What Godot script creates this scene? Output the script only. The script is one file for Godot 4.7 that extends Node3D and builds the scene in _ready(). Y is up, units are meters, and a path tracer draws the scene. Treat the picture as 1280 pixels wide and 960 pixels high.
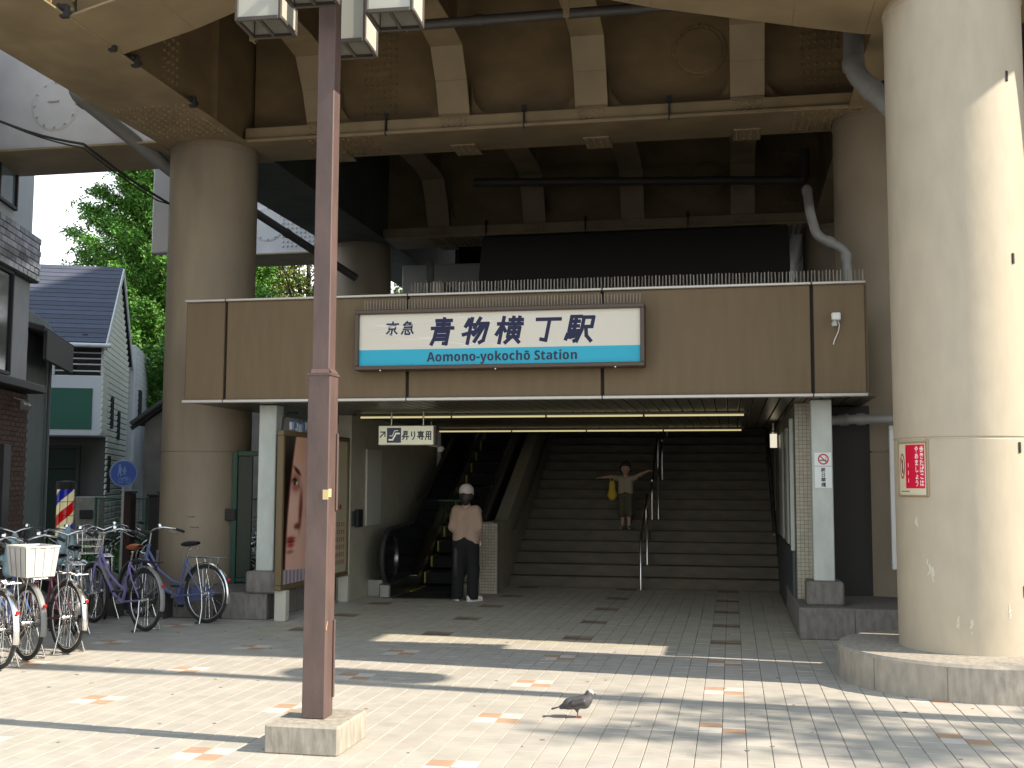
extends Node3D

const NONE := Color(0, 0, 0, 0)
var rng := RandomNumberGenerator.new()
var taken := {}
var M := {}
var T := {}


func _ready() -> void:
	rng.seed = 20240517
	# ---- camera
	var cam := Camera3D.new()
	cam.name = "camera"
	var yaw := deg_to_rad(11.1029)
	var pitch := deg_to_rad(5.0146)
	var roll := deg_to_rad(0.2417)
	var fwd := v(-sin(yaw) * cos(pitch), sin(pitch), cos(yaw) * cos(pitch))
	var right := v(cos(yaw), 0, sin(yaw))
	var up := right.cross(fwd)
	var r2 := right * cos(roll) + up * sin(roll)
	var u2 := up * cos(roll) - right * sin(roll)
	cam.transform = Transform3D(Basis(r2, u2, -fwd), Vector3(0, 1.6, 0))
	cam.fov = rad_to_deg(2.0 * atan(480.0 / 1400.0))
	cam.near = 0.05
	cam.far = 1500.0
	add_child(cam)
	cam.current = true
	# ---- sky, exposure
	var we := WorldEnvironment.new()
	we.name = "environment"
	var env := Environment.new()
	env.background_mode = Environment.BG_SKY
	var sm := ProceduralSkyMaterial.new()
	sm.sky_top_color = Color(0.50, 0.56, 0.62)
	sm.sky_horizon_color = Color(0.90, 0.90, 0.88)
	sm.sky_curve = 0.22
	sm.ground_bottom_color = Color(0.35, 0.33, 0.30)
	sm.ground_horizon_color = Color(0.72, 0.75, 0.76)
	sm.sky_energy_multiplier = 1.15
	var sky := Sky.new()
	sky.sky_material = sm
	env.sky = sky
	env.tonemap_mode = Environment.TONE_MAPPER_LINEAR
	env.tonemap_exposure = 2.8
	env.sdfgi_enabled = true
	env.ssao_enabled = true
	env.ssil_enabled = true
	we.environment = env
	add_child(we)
	# ---- sun
	var sun := DirectionalLight3D.new()
	sun.name = "sun"
	sun.light_energy = 1.05
	sun.light_color = Color(1.0, 0.95, 0.875)
	sun.light_angular_distance = 0.5
	sun.shadow_enabled = true
	add_child(sun)
	sun.look_at_from_position(Vector3.ZERO, v(-0.763, -0.643, 0.065), Vector3.UP)
	# ---- large structure, then objects
	textures()
	materials()
	ground()
	viaduct()
	columns()
	canopy()
	hall()
	stairs()
	escalator()
	plinths()
	pipes()
	left_street()
	trees()
	right_side()
	lamp_post()
	bicycles()
	street_bits()
	poster_board()
	small_signs()
	people()
	pigeon()
	cables()


# ---------------------------------------------------------------- helpers
func v(x: float, y: float, d: float) -> Vector3:
	return Vector3(x, y, -d)


class Geo:
	var p := PackedVector3Array()
	var n := PackedVector3Array()
	var t := PackedVector2Array()
	var c := PackedColorArray()
	var tint := Color(1, 1, 1)

	func tri(a: Vector3, b: Vector3, d: Vector3, na: Vector3, nb: Vector3, nd: Vector3, ta := Vector2.ZERO, tb := Vector2.ZERO, td := Vector2.ZERO) -> void:
		if (b - a).cross(d - a).dot(na + nb + nd) > 0.0:
			p.append_array([a, d, b]); n.append_array([na, nd, nb]); t.append_array([ta, td, tb])
		else:
			p.append_array([a, b, d]); n.append_array([na, nb, nd]); t.append_array([ta, tb, td])
		c.append(tint); c.append(tint); c.append(tint)

	func quad(a: Vector3, b: Vector3, d: Vector3, e: Vector3, nn: Vector3, uv := false) -> void:
		if uv:  # a top left, b top right, d bottom right, e bottom left
			tri(a, b, d, nn, nn, nn, Vector2(0, 0), Vector2(1, 0), Vector2(1, 1))
			tri(a, d, e, nn, nn, nn, Vector2(0, 0), Vector2(1, 1), Vector2(0, 1))
		else:
			tri(a, b, d, nn, nn, nn)
			tri(a, d, e, nn, nn, nn)

	func box(m: Vector3, s: Vector3, bev := 0.0, bas := Basis.IDENTITY) -> void:
		var h := s * 0.5
		var bv: float = minf(bev, 0.45 * minf(s.x, minf(s.y, s.z)))
		var e := [bas.x, bas.y, bas.z]
		var hh := [h.x, h.y, h.z]
		for a in 3:
			var u: int = (a + 1) % 3
			var w: int = (a + 2) % 3
			var eu: Vector3 = e[u] * (hh[u] - bv)
			var ew: Vector3 = e[w] * (hh[w] - bv)
			for sg in [-1.0, 1.0]:
				var nn: Vector3 = e[a] * sg
				var q: Vector3 = m + nn * hh[a]
				quad(q - eu - ew, q + eu - ew, q + eu + ew, q - eu + ew, nn)
			if bv > 0.0:
				for s1 in [-1.0, 1.0]:
					for s2 in [-1.0, 1.0]:
						var p1: Vector3 = m + e[u] * s1 * hh[u] + e[w] * s2 * (hh[w] - bv)
						var p2: Vector3 = m + e[u] * s1 * (hh[u] - bv) + e[w] * s2 * hh[w]
						var al: Vector3 = e[a] * (hh[a] - bv)
						quad(p1 - al, p1 + al, p2 + al, p2 - al, (e[u] * s1 + e[w] * s2).normalized())
		if bv > 0.0:
			for sx in [-1.0, 1.0]:
				for sy in [-1.0, 1.0]:
					for sz in [-1.0, 1.0]:
						var k := Vector3(sx * h.x, sy * h.y, sz * h.z)
						var nn := (bas * Vector3(sx, sy, sz)).normalized()
						tri(m + bas * (k - Vector3(0, sy, sz) * bv), m + bas * (k - Vector3(sx, 0, sz) * bv), m + bas * (k - Vector3(sx, sy, 0) * bv), nn, nn, nn)

	func bx(x0: float, x1: float, y0: float, y1: float, d0: float, d1: float, bev := 0.0) -> void:
		box(Vector3((x0 + x1) / 2, (y0 + y1) / 2, -(d0 + d1) / 2), Vector3(absf(x1 - x0), absf(y1 - y0), absf(d1 - d0)), bev)

	func bar(a: Vector3, b: Vector3, w: float, h: float, bev := 0.0) -> void:
		var z := (b - a).normalized()
		var x := Vector3.UP.cross(z)
		if x.length() < 0.01:
			x = Vector3.RIGHT
		x = x.normalized()
		box((a + b) / 2, Vector3(w, h, a.distance_to(b)), bev, Basis(x, z.cross(x), z))

	func tube(pts: Array, r: Variant, sides := 8, caps := true) -> void:
		var last: Array = []
		var lastn: Array = []
		var x := Vector3.ZERO
		for i in pts.size():
			var dir: Vector3
			if i == 0:
				dir = pts[1] - pts[0]
			elif i == pts.size() - 1:
				dir = pts[i] - pts[i - 1]
			else:
				dir = (pts[i + 1] - pts[i]).normalized() + (pts[i] - pts[i - 1]).normalized()
			dir = dir.normalized()
			if x == Vector3.ZERO:
				x = dir.cross(Vector3.UP if absf(dir.y) < 0.9 else Vector3.RIGHT).normalized()
			else:
				x = (x - dir * x.dot(dir)).normalized()
			var y := dir.cross(x)
			var rr: float = r[i] if r is Array else r
			var ring: Array = []
			var rn: Array = []
			for k in sides:
				var a := TAU * k / sides
				var nn := x * cos(a) + y * sin(a)
				ring.append(pts[i] + nn * rr)
				rn.append(nn)
			if i > 0:
				for k in sides:
					var j := (k + 1) % sides
					tri(last[k], last[j], ring[j], lastn[k], lastn[j], rn[j])
					tri(last[k], ring[j], ring[k], lastn[k], rn[j], rn[k])
			if caps and (i == 0 or i == pts.size() - 1):
				var nn := -dir if i == 0 else dir
				for k in sides:
					tri(pts[i], ring[k], ring[(k + 1) % sides], nn, nn, nn)
			last = ring
			lastn = rn

	func ring(m: Vector3, ax: Vector3, r: float, thick: float, seg := 24, sides := 6) -> void:
		ax = ax.normalized()
		var x := ax.cross(Vector3.UP if absf(ax.y) < 0.9 else Vector3.RIGHT).normalized()
		var y := ax.cross(x)
		for i in seg:
			for k in sides:
				var q: Array = []
				var qn: Array = []
				for ij in [[0, 0], [1, 0], [1, 1], [0, 1]]:
					var a: float = TAU * (i + ij[0]) / seg
					var b: float = TAU * (k + ij[1]) / sides
					var o := x * cos(a) + y * sin(a)
					var nn := o * cos(b) + ax * sin(b)
					q.append(m + o * r + nn * thick)
					qn.append(nn)
				tri(q[0], q[1], q[2], qn[0], qn[1], qn[2])
				tri(q[0], q[2], q[3], qn[0], qn[2], qn[3])

	func lathe(prof: Array, m: Vector3, sides := 24, ax := Vector3.UP, a0 := 0.0, a1 := TAU, smooth := true) -> void:
		ax = ax.normalized()
		var x := ax.cross(Vector3.UP if absf(ax.y) < 0.9 else Vector3.RIGHT).normalized()
		var y := ax.cross(x)
		for i in prof.size() - 1:
			var p0: Vector2 = prof[i]
			var p1: Vector2 = prof[i + 1]
			var tn := Vector2(p1.y - p0.y, p0.x - p1.x).normalized()
			for k in sides:
				var b0 := a0 + (a1 - a0) * k / sides
				var b1 := a0 + (a1 - a0) * (k + 1) / sides
				var bm := (b0 + b1) / 2
				var o0 := x * cos(b0) + y * sin(b0)
				var o1 := x * cos(b1) + y * sin(b1)
				var om := x * cos(bm) + y * sin(bm)
				var n0 := ((o0 if smooth else om) * tn.x + ax * tn.y).normalized()
				var n1 := ((o1 if smooth else om) * tn.x + ax * tn.y).normalized()
				var A := m + o0 * p0.x + ax * p0.y
				var B := m + o1 * p0.x + ax * p0.y
				var C := m + o1 * p1.x + ax * p1.y
				var D := m + o0 * p1.x + ax * p1.y
				var u0 := Vector2(float(k) / sides, float(i) / (prof.size() - 1))
				var u1 := Vector2(float(k + 1) / sides, float(i + 1) / (prof.size() - 1))
				if p0.x > 0.0001:
					tri(A, B, C, n0, n1, n1, u0, Vector2(u1.x, u0.y), u1)
				if p1.x > 0.0001:
					tri(A, C, D, n0, n1, n0, u0, u1, Vector2(u0.x, u1.y))

	func prism(poly: PackedVector2Array, o: Vector3, u: Vector3, w: Vector3, dep: Vector3) -> void:
		var idx := Geometry2D.triangulate_polygon(poly)
		var nn := dep.normalized()
		var area := 0.0
		for i in poly.size():
			area += poly[i].cross(poly[(i + 1) % poly.size()])
		for i in range(0, idx.size(), 3):
			var a := o + u * poly[idx[i]].x + w * poly[idx[i]].y
			var b := o + u * poly[idx[i + 1]].x + w * poly[idx[i + 1]].y
			var d := o + u * poly[idx[i + 2]].x + w * poly[idx[i + 2]].y
			tri(a, b, d, -nn, -nn, -nn)
			tri(a + dep, b + dep, d + dep, nn, nn, nn)
		for i in poly.size():
			var p0 := poly[i]
			var p1 := poly[(i + 1) % poly.size()]
			var e := p1 - p0
			var n2 := Vector2(e.y, -e.x).normalized() * signf(area)
			var a := o + u * p0.x + w * p0.y
			var b := o + u * p1.x + w * p1.y
			quad(a, b, b + dep, a + dep, (u * n2.x + w * n2.y).normalized())

	func blob(m: Vector3, s: Vector3, seg := 12, rows := 8, bas := Basis.IDENTITY) -> void:
		for i in rows:
			for k in seg:
				var q: Array = []
				var qn: Array = []
				for ij in [[0, 0], [1, 0], [1, 1], [0, 1]]:
					var a: float = PI * (i + ij[0]) / rows
					var b: float = TAU * (k + ij[1]) / seg
					var o := Vector3(sin(a) * cos(b), cos(a), sin(a) * sin(b))
					q.append(m + bas * (o * s))
					qn.append((bas * (o / s)).normalized())
				if i > 0:
					tri(q[0], q[1], q[2], qn[0], qn[1], qn[2])
				if i < rows - 1:
					tri(q[0], q[2], q[3], qn[0], qn[2], qn[3])

	func add(g: Geo, x: Transform3D) -> void:
		p.append_array(x * g.p)
		var b := Transform3D(x.basis.orthonormalized(), Vector3.ZERO)
		n.append_array(b * g.n)
		t.append_array(g.t)
		c.append_array(g.c)

	func mesh(x := Transform3D.IDENTITY) -> ArrayMesh:
		var am := ArrayMesh.new()
		var arr := []
		arr.resize(Mesh.ARRAY_MAX)
		arr[Mesh.ARRAY_VERTEX] = x * p
		arr[Mesh.ARRAY_NORMAL] = Transform3D(x.basis.orthonormalized(), Vector3.ZERO) * n
		arr[Mesh.ARRAY_TEX_UV] = t
		arr[Mesh.ARRAY_COLOR] = c
		am.add_surface_from_arrays(Mesh.PRIMITIVE_TRIANGLES, arr)
		return am


func named(o: Node, called: String, parent: Node) -> void:
	var key := [parent.get_instance_id(), called]
	var k: int = taken.get(key, 0)
	taken[key] = k + 1
	o.name = called if k == 0 else "%s_%03d" % [called, k]
	parent.add_child(o, true)


func thing(called: String, label: String, category: String, at := Vector3.ZERO, group := "", turn := 0.0) -> Node3D:
	var o := Node3D.new()
	named(o, called, self)
	o.position = at
	o.rotation.y = turn
	tag(o, label, category, group)
	return o


func tag(o: Node, label: String, category: String, group := "") -> void:
	o.set_meta("label", label)
	o.set_meta("category", category)
	if group:
		o.set_meta("group", group)


func pl(called: String, g: Geo, m: Material, parent: Node = self) -> MeshInstance3D:  # geometry in the parent's own axes
	var o := MeshInstance3D.new()
	o.mesh = g.mesh()
	o.material_override = m
	named(o, called, parent)
	return o


func pw(called: String, g: Geo, m: Material, parent: Node = self) -> MeshInstance3D:  # geometry in world axes
	var o := MeshInstance3D.new()
	var x := Transform3D.IDENTITY
	if parent != self:
		x = (parent as Node3D).global_transform.affine_inverse()
	o.mesh = g.mesh(x)
	o.material_override = m
	named(o, called, parent)
	return o


func inst(called: String, mesh: Mesh, m: Material, parent: Node, at: Vector3) -> MeshInstance3D:
	var o := MeshInstance3D.new()
	o.mesh = mesh
	o.material_override = m
	o.position = at
	named(o, called, parent)
	return o


func setting(o: Node) -> Node:
	o.set_meta("kind", "structure")
	return o


func stuff(o: Node) -> Node:
	o.set_meta("kind", "stuff")
	return o


# ---------------------------------------------------------------- materials
func noise_tex(freq: float, lo: float, hi: float, sd: int, oct := 4, kind := FastNoiseLite.TYPE_SIMPLEX_SMOOTH, normal := false, size := 512) -> NoiseTexture2D:
	var f := FastNoiseLite.new()
	f.noise_type = kind
	f.seed = sd
	f.frequency = freq
	f.fractal_octaves = oct
	f.fractal_gain = 0.55
	var t := NoiseTexture2D.new()
	t.width = size
	t.height = size
	t.seamless = true
	t.noise = f
	if normal:
		t.as_normal_map = true
		t.bump_strength = 5.0
	else:
		var g := Gradient.new()
		g.set_color(0, Color(lo, lo, lo).linear_to_srgb())
		g.set_color(1, Color(hi, hi, hi).linear_to_srgb())
		t.color_ramp = g
	return t


func textures() -> void:
	T.blotch = noise_tex(0.006, 0.62, 1.0, 11, 5)
	T.soft = noise_tex(0.008, 0.8, 1.0, 12, 4)
	T.grain = noise_tex(0.06, 0.7, 1.0, 13, 4)
	T.streak = noise_tex(0.02, 0.55, 1.0, 14, 4)
	T.bump = noise_tex(0.05, 0, 1, 15, 4, FastNoiseLite.TYPE_SIMPLEX_SMOOTH, true)
	T.rain = noise_tex(0.025, 0.86, 1.0, 18, 4)
	T.rough = noise_tex(0.015, 0.55, 1.0, 16, 4)


func mat(lin: Color, rough := 0.8, tex := "", scale := Vector3.ONE, metal := 0.0, bump := 0.0, bump_scale := 1.0) -> StandardMaterial3D:
	var m := StandardMaterial3D.new()
	m.albedo_color = lin.linear_to_srgb()
	m.roughness = rough
	m.metallic = metal
	if tex or bump > 0.0:
		m.uv1_triplanar = true
		m.uv1_world_triplanar = true
		m.uv1_scale = scale
	if tex:
		m.albedo_texture = T[tex]
	if bump > 0.0:
		m.normal_enabled = true
		m.normal_texture = T.bump
		m.normal_scale = bump
	return m


func glow(lin: Color, energy: float) -> StandardMaterial3D:
	var m := StandardMaterial3D.new()
	m.albedo_color = Color(0.5, 0.5, 0.5)
	m.emission_enabled = true
	m.emission = lin.linear_to_srgb()
	m.emission_energy_multiplier = energy
	return m


func glass(tint: Color, alpha: float) -> StandardMaterial3D:
	var m := StandardMaterial3D.new()
	m.transparency = BaseMaterial3D.TRANSPARENCY_ALPHA
	m.albedo_color = Color(tint.r, tint.g, tint.b, alpha)
	m.roughness = 0.05
	return m


func materials() -> void:
	M.steel_tan = mat(Color(0.38, 0.29, 0.17), 0.55, "blotch", Vector3(0.35, 0.35, 0.35))
	M.steel_tan_shaded = mat(Color(0.29, 0.205, 0.105), 0.6, "blotch", Vector3(0.3, 0.5, 0.3))  # same tan paint as the flanges, darkened for the shade on the webs
	M.steel_grey = mat(Color(0.66, 0.64, 0.64), 0.5, "soft", Vector3(0.3, 0.3, 0.3))
	M.steel_green = mat(Color(0.13, 0.14, 0.12), 0.6, "blotch", Vector3(0.4, 0.4, 0.4))
	M.deck = mat(Color(0.16, 0.13, 0.09), 0.8, "blotch", Vector3(0.3, 0.3, 0.3))
	M.column_shaded = mat(Color(0.33, 0.268, 0.19), 0.7, "blotch", Vector3(0.5, 0.14, 0.5))  # column paint darkened to stand in for shade, plus blotches
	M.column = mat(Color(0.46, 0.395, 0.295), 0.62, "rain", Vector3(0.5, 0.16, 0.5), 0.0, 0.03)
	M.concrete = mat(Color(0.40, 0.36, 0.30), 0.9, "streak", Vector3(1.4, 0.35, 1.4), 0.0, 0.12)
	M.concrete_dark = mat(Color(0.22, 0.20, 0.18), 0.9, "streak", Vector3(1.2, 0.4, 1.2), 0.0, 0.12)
	M.fascia = mat(Color(0.172, 0.125, 0.074), 0.62, "rain", Vector3(0.7, 0.09, 0.7))
	M.fascia.metallic_specular = 0.3
	M.fascia_back = mat(Color(0.03, 0.024, 0.02), 0.8)
	M.alu = mat(Color(0.45, 0.43, 0.39), 0.4, "", Vector3.ONE, 0.5)
	M.spike = mat(Color(0.20, 0.18, 0.155), 0.5, "", Vector3.ONE, 0.4)
	M.soffit = mat(Color(0.13, 0.115, 0.09), 0.35, "soft", Vector3(0.6, 0.6, 0.6), 0.3)
	M.black = mat(Color(0.018, 0.018, 0.02), 0.6)
	M.dark = mat(Color(0.035, 0.032, 0.03), 0.8)
	M.rubber = mat(Color(0.022, 0.022, 0.022), 0.7)
	M.pipe = mat(Color(0.25, 0.25, 0.24), 0.45, "soft", Vector3(1, 1, 1))
	M.pipe_dark = mat(Color(0.07, 0.065, 0.06), 0.5, "soft", Vector3(1, 1, 1))
	M.chrome = mat(Color(0.75, 0.75, 0.74), 0.22, "", Vector3.ONE, 1.0)
	M.stainless = mat(Color(0.55, 0.54, 0.52), 0.3, "", Vector3.ONE, 1.0)
	M.post = mat(Color(0.125, 0.079, 0.069), 0.55, "blotch", Vector3(1.6, 0.5, 1.6), 0.0, 0.05)
	M.lamp_frame = mat(Color(0.06, 0.048, 0.04), 0.6)
	M.white = mat(Color(0.72, 0.72, 0.70), 0.5)
	M.white_paint = mat(Color(0.52, 0.56, 0.52), 0.5, "soft", Vector3(1, 0.5, 1))
	M.sign_frame = mat(Color(0.07, 0.045, 0.03), 0.45)


# ---------------------------------------------------------------- lettering: strokes on a square of 100
var G := {
	"青": "20,10 80,10;50,2 50,38;25,24 75,24;8,38 92,38;26,50 25,75 18,97;26,50 76,50;76,50 76,96 64,94;26,65 76,65;26,79 76,79",
	"物": "18,8 8,34;10,28 44,28;28,4 28,97;4,64 46,54;60,4 44,40;54,24 94,24 88,86 74,94;70,28 46,66;83,28 54,90",
	"横": "3,27 38,27;21,3 21,97;20,32 4,66;23,36 37,54;45,13 95,13;59,3 59,28;82,3 82,28;42,28 98,28;70,28 70,42;50,42 90,42 90,75 50,75 50,42;50,58 90,58;70,42 70,75;60,80 44,96;80,80 97,95",
	"丁": "5,14 95,14;54,14 54,90 34,86",
	"駅": "10,7 10,58;10,7 47,7;10,24 43,24;10,41 43,41;28,7 28,58;10,58 48,58 44,92 35,95;7,69 3,88;17,69 18,83;26,68 29,81;34,67 38,77;57,10 93,10;93,10 93,44;58,44 93,44;57,10 57,55 45,96;71,46 79,76 99,95",
	"京": "50,2 50,17;6,18 94,18;26,33 74,33 74,54 26,54 26,33;50,55 50,94 38,91;30,66 12,88;68,66 90,88",
	"急": "40,2 14,26;34,12 68,12;66,12 56,27;22,28 78,28;78,28 78,58;22,43 78,43;16,58 80,58;16,70 7,91;34,68 34,92 66,93 68,82;50,65 57,76;78,68 93,87",
	"昇": "28,4 74,4 74,36 28,36 28,4;28,20 74,20;46,41 14,51;4,65 96,65;32,48 30,76 12,97;70,42 70,98",
	"り": "30,10 27,50 36,58;68,8 72,50 60,80 42,97",
	"専": "8,12 92,12;50,2 50,54;22,23 78,23 78,54 22,54 22,23;22,38 78,38;4,66 96,66;72,54 72,95 58,92;28,74 39,87",
	"用": "20,8 20,60 7,97;20,8 82,8 82,97 70,94;20,36 82,36;20,63 82,63;50,8 50,97",
	"終": "26,4 10,26 26,32;40,20 8,54 40,50;24,52 24,97;12,64 5,86;36,62 43,79;64,4 48,34;60,16 88,16 46,62;58,26 97,60;64,66 75,75;58,80 77,95",
	"日": "22,5 78,5 78,95 22,95 22,5;22,50 78,50",
	"禁": "5,16 47,16;26,4 26,46;26,18 5,43;26,18 45,37;53,16 96,16;74,4 74,46;74,18 53,43;74,18 97,40;24,54 76,54;6,67 94,67;50,67 50,98;30,76 13,95;68,76 89,93",
	"煙": "8,28 12,48;38,25 30,46;22,5 22,50 3,95;22,52 39,81;45,9 97,9;62,9 62,36;79,9 79,36;50,22 92,22 92,41 50,41 50,22;50,58 92,58;71,46 71,92;43,93 99,93;48,75 95,75",
	"歩": "50,2 50,40;50,18 82,18;26,16 26,40;5,42 95,42;50,44 50,72;30,53 13,73;72,53 88,67;83,66 55,88 18,97",
	"き": "16,20 84,15;14,40 88,33;42,4 70,62;26,66 30,90 74,95",
	"た": "8,22 58,19;36,4 13,95;52,43 90,40;50,72 58,91 94,91",
	"ば": "13,8 11,95;36,34 90,31;64,8 64,78 44,93 35,80 60,72 92,91;80,3 87,16;91,1 98,12",
	"こ": "22,17 80,17 66,30;20,66 30,89 86,87",
	"は": "13,8 11,95;36,30 94,27;66,8 66,78 46,93 37,80 62,72 94,93",
	"や": "7,47 60,24 88,34 70,60 54,54;54,3 61,20;28,14 51,97",
	"め": "22,18 47,85;66,8 33,88 11,72 40,36 77,36 92,62 66,94",
	"ま": "13,20 87,20;17,42 83,42;50,4 50,76 32,91 19,78 44,70 88,91",
	"し": "30,5 28,70 48,93 88,71",
	"ょ": "54,26 54,78 36,92 23,80 50,74 86,92;54,48 82,45",
	"う": "34,6 64,17;15,38 62,30 82,50 64,80 38,98",
}


func stroke(im: Image, a: Vector2, b: Vector2, th: float, col: Color) -> void:
	var lo := Vector2(minf(a.x, b.x), minf(a.y, b.y)) - Vector2.ONE * (th + 2)
	var hi := Vector2(maxf(a.x, b.x), maxf(a.y, b.y)) + Vector2.ONE * (th + 2)
	var dir := (b - a).normalized()
	var half := a.distance_to(b) / 2
	var mid := (a + b) / 2
	for y in range(maxi(0, int(lo.y)), mini(im.get_height() - 1, int(hi.y)) + 1):
		for x in range(maxi(0, int(lo.x)), mini(im.get_width() - 1, int(hi.x)) + 1):
			var q := Vector2(x + 0.5, y + 0.5) - mid
			var du := absf(q.dot(dir)) - half - th * 0.35
			var dv := absf(q.cross(dir)) - th * 0.5
			var k := clampf(0.5 - maxf(du, dv), 0.0, 1.0)
			if k > 0.0:
				im.set_pixel(x, y, im.get_pixel(x, y).lerp(col, k))


func glyph(im: Image, ch: String, at: Vector2, w: float, h: float, th: float, col: Color, slant := 0.0) -> void:
	for s in G[ch].split(";"):
		var last := Vector2.INF
		for pr in s.split(" "):
			var q: PackedStringArray = pr.split(",")
			var f := Vector2(float(q[0]) / 100.0, float(q[1]) / 100.0)
			var pt := at + Vector2(f.x * w + slant * (1.0 - f.y) * h, f.y * h)
			if last != Vector2.INF:
				stroke(im, last, pt, th, col)
			last = pt


func picture(im: Image, rough := 0.4, emit := 0.0) -> StandardMaterial3D:
	var t := ImageTexture.create_from_image(im)
	var m := StandardMaterial3D.new()
	m.albedo_texture = t
	m.roughness = rough
	if emit > 0.0:
		m.emission_enabled = true
		m.emission = Color.WHITE
		m.emission_operator = BaseMaterial3D.EMISSION_OP_MULTIPLY
		m.emission_texture = t
		m.emission_energy_multiplier = emit
	return m


func lettering(text: String, size: float, bold := true) -> TextMesh:
	var f := SystemFont.new()
	f.font_names = PackedStringArray(["Droid Sans"])
	f.font_weight = 700 if bold else 400
	var t := TextMesh.new()
	t.text = text
	t.font = f
	t.font_size = 64
	t.pixel_size = size / 64.0
	t.depth = 0.004
	return t


# ---------------------------------------------------------------- ground
func tile_colour(i: int, k: int, x: float, d: float) -> Color:
	var a := posmod(i, 10)
	var b := posmod(k, 9)
	var inner := d > 11.1 and d < 17.2 and x > -5.05 and x < 0.74
	if a < 2 and b < 2:
		var first := (a + b) % 2 == 0
		if inner:
			return Color(0.20, 0.15, 0.105) if b == 0 else (Color(0.30, 0.25, 0.17) if first else Color(0.26, 0.21, 0.15))
		return Color(0.62, 0.58, 0.52) if first else Color(0.46, 0.30, 0.20)
	var j := rng.randf_range(0.965, 1.03)
	if inner:
		return Color(0.455, 0.42, 0.335) * j
	return Color(0.45, 0.418, 0.365) * j


func ground() -> void:
	var g := Geo.new()
	g.bx(-400, 400, -0.5, -0.016, -300, 500)
	setting(pw("ground", g, mat(Color(0.10, 0.10, 0.10), 0.95, "grain", Vector3(0.5, 0.5, 0.5))))
	var base := Geo.new()
	base.bx(-9.5, 7.5, -0.3, -0.011, 1.5, 19.0)
	var pav := setting(pw("pavement", base, mat(Color(0.15, 0.14, 0.125), 0.95, "grain", Vector3(2, 2, 2))))
	# one chamfered tile, 148 mm square
	var tg := Geo.new()
	var e := 0.0733
	var q := 0.0703
	tg.quad(Vector3(-q, 0, -q), Vector3(q, 0, -q), Vector3(q, 0, q), Vector3(-q, 0, q), Vector3.UP)
	for s in 4:
		var b := Basis(Vector3.UP, s * PI / 2)
		tg.quad(b * Vector3(-q, 0, q), b * Vector3(q, 0, q), b * Vector3(e, -0.003, e), b * Vector3(-e, -0.003, e), b * Vector3(0, 0.8, 0.6))
		tg.quad(b * Vector3(-e, -0.003, e), b * Vector3(e, -0.003, e), b * Vector3(e, -0.012, e), b * Vector3(-e, -0.012, e), b * Vector3(0, 0, 1))
	var tm := tg.mesh()
	var tmat := mat(Color(1, 1, 1), 0.62, "soft", Vector3(0.7, 0.7, 0.7))
	tmat.vertex_color_use_as_albedo = true
	var one := {}
	var fwd := v(-sin(0.1938), 0, cos(0.1938))
	var cells: Array = []
	for i in range(-62, 50):
		for k in range(-38, 82):
			var x := -0.16 + i * 0.15
			var d := 7.57 + k * 0.15
			if d < 1.6 or d > 18.9 or x < -9.4 or x > 7.4:
				continue
			var p := v(x, 0, d)
			var depth := p.dot(fwd)
			var side := p.dot(v(cos(0.1938), 0, sin(0.1938)))
			var seen := depth > 5.95 and absf(side) < depth * 0.457 and not (absf(x + 2.5) < 0.3 and absf(d - 6.65) < 0.35)
			cells.append([depth if seen else depth + 1000.0 + absf(side), x, d, tile_colour(i, k, x, d)])
	cells.sort_custom(func(a, b): return a[0] < b[0])
	var rest: Array = []
	for n in cells.size():
		var c: Array = cells[n]
		if n < 300:
			var key: Color = c[3]
			key = Color(snappedf(key.r, 0.012), snappedf(key.g, 0.012), snappedf(key.b, 0.012))
			if not one.has(key):
				one[key] = mat(key, 0.62, "soft", Vector3(0.7, 0.7, 0.7))
			var o := inst("paving_tile", tm, one[key], pav, v(c[1], rng.randf_range(-0.001, 0.001), c[2]))
			o.rotation = Vector3(rng.randf_range(-0.004, 0.004), 0, rng.randf_range(-0.004, 0.004))
		else:
			rest.append(c)
	var gum := Geo.new()
	for i in 90:
		var p := v(rng.randf_range(-6.5, 3.0), 0.0005, rng.randf_range(5.6, 16.5))
		var r := rng.randf_range(0.008, 0.02)
		gum.lathe([Vector2(r, 0.0), Vector2(r * 0.8, 0.0018), Vector2(0, 0.002)], p, 9)
	stuff(pw("gum_spots", gum, mat(Color(0.13, 0.125, 0.115), 0.9), pav))
	var litter := Geo.new()
	for i in 26:
		var p := v(rng.randf_range(-6.5, 3.0), 0.004, rng.randf_range(5.8, 12.5))
		litter.box(p, Vector3(rng.randf_range(0.015, 0.04), 0.003, rng.randf_range(0.008, 0.02)), 0, Basis.from_euler(Vector3(rng.randf_range(-0.2, 0.2), rng.randf_range(0, TAU), 0)))
	stuff(pw("dry_litter", litter, mat(Color(0.30, 0.22, 0.12), 0.9), pav))
	var mm := MultiMesh.new()
	mm.transform_format = MultiMesh.TRANSFORM_3D
	mm.use_colors = true
	mm.mesh = tm
	mm.instance_count = rest.size()
	for n in rest.size():
		var b := Basis.from_euler(Vector3(rng.randf_range(-0.004, 0.004), 0, rng.randf_range(-0.004, 0.004)))
		mm.set_instance_transform(n, Transform3D(b, v(rest[n][1], rng.randf_range(-0.001, 0.001), rest[n][2])))
		mm.set_instance_color(n, rest[n][3])
	var mi := MultiMeshInstance3D.new()
	mi.multimesh = mm
	mi.material_override = tmat
	named(mi, "paving_tiles_beyond", pav)
	stuff(mi)


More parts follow.
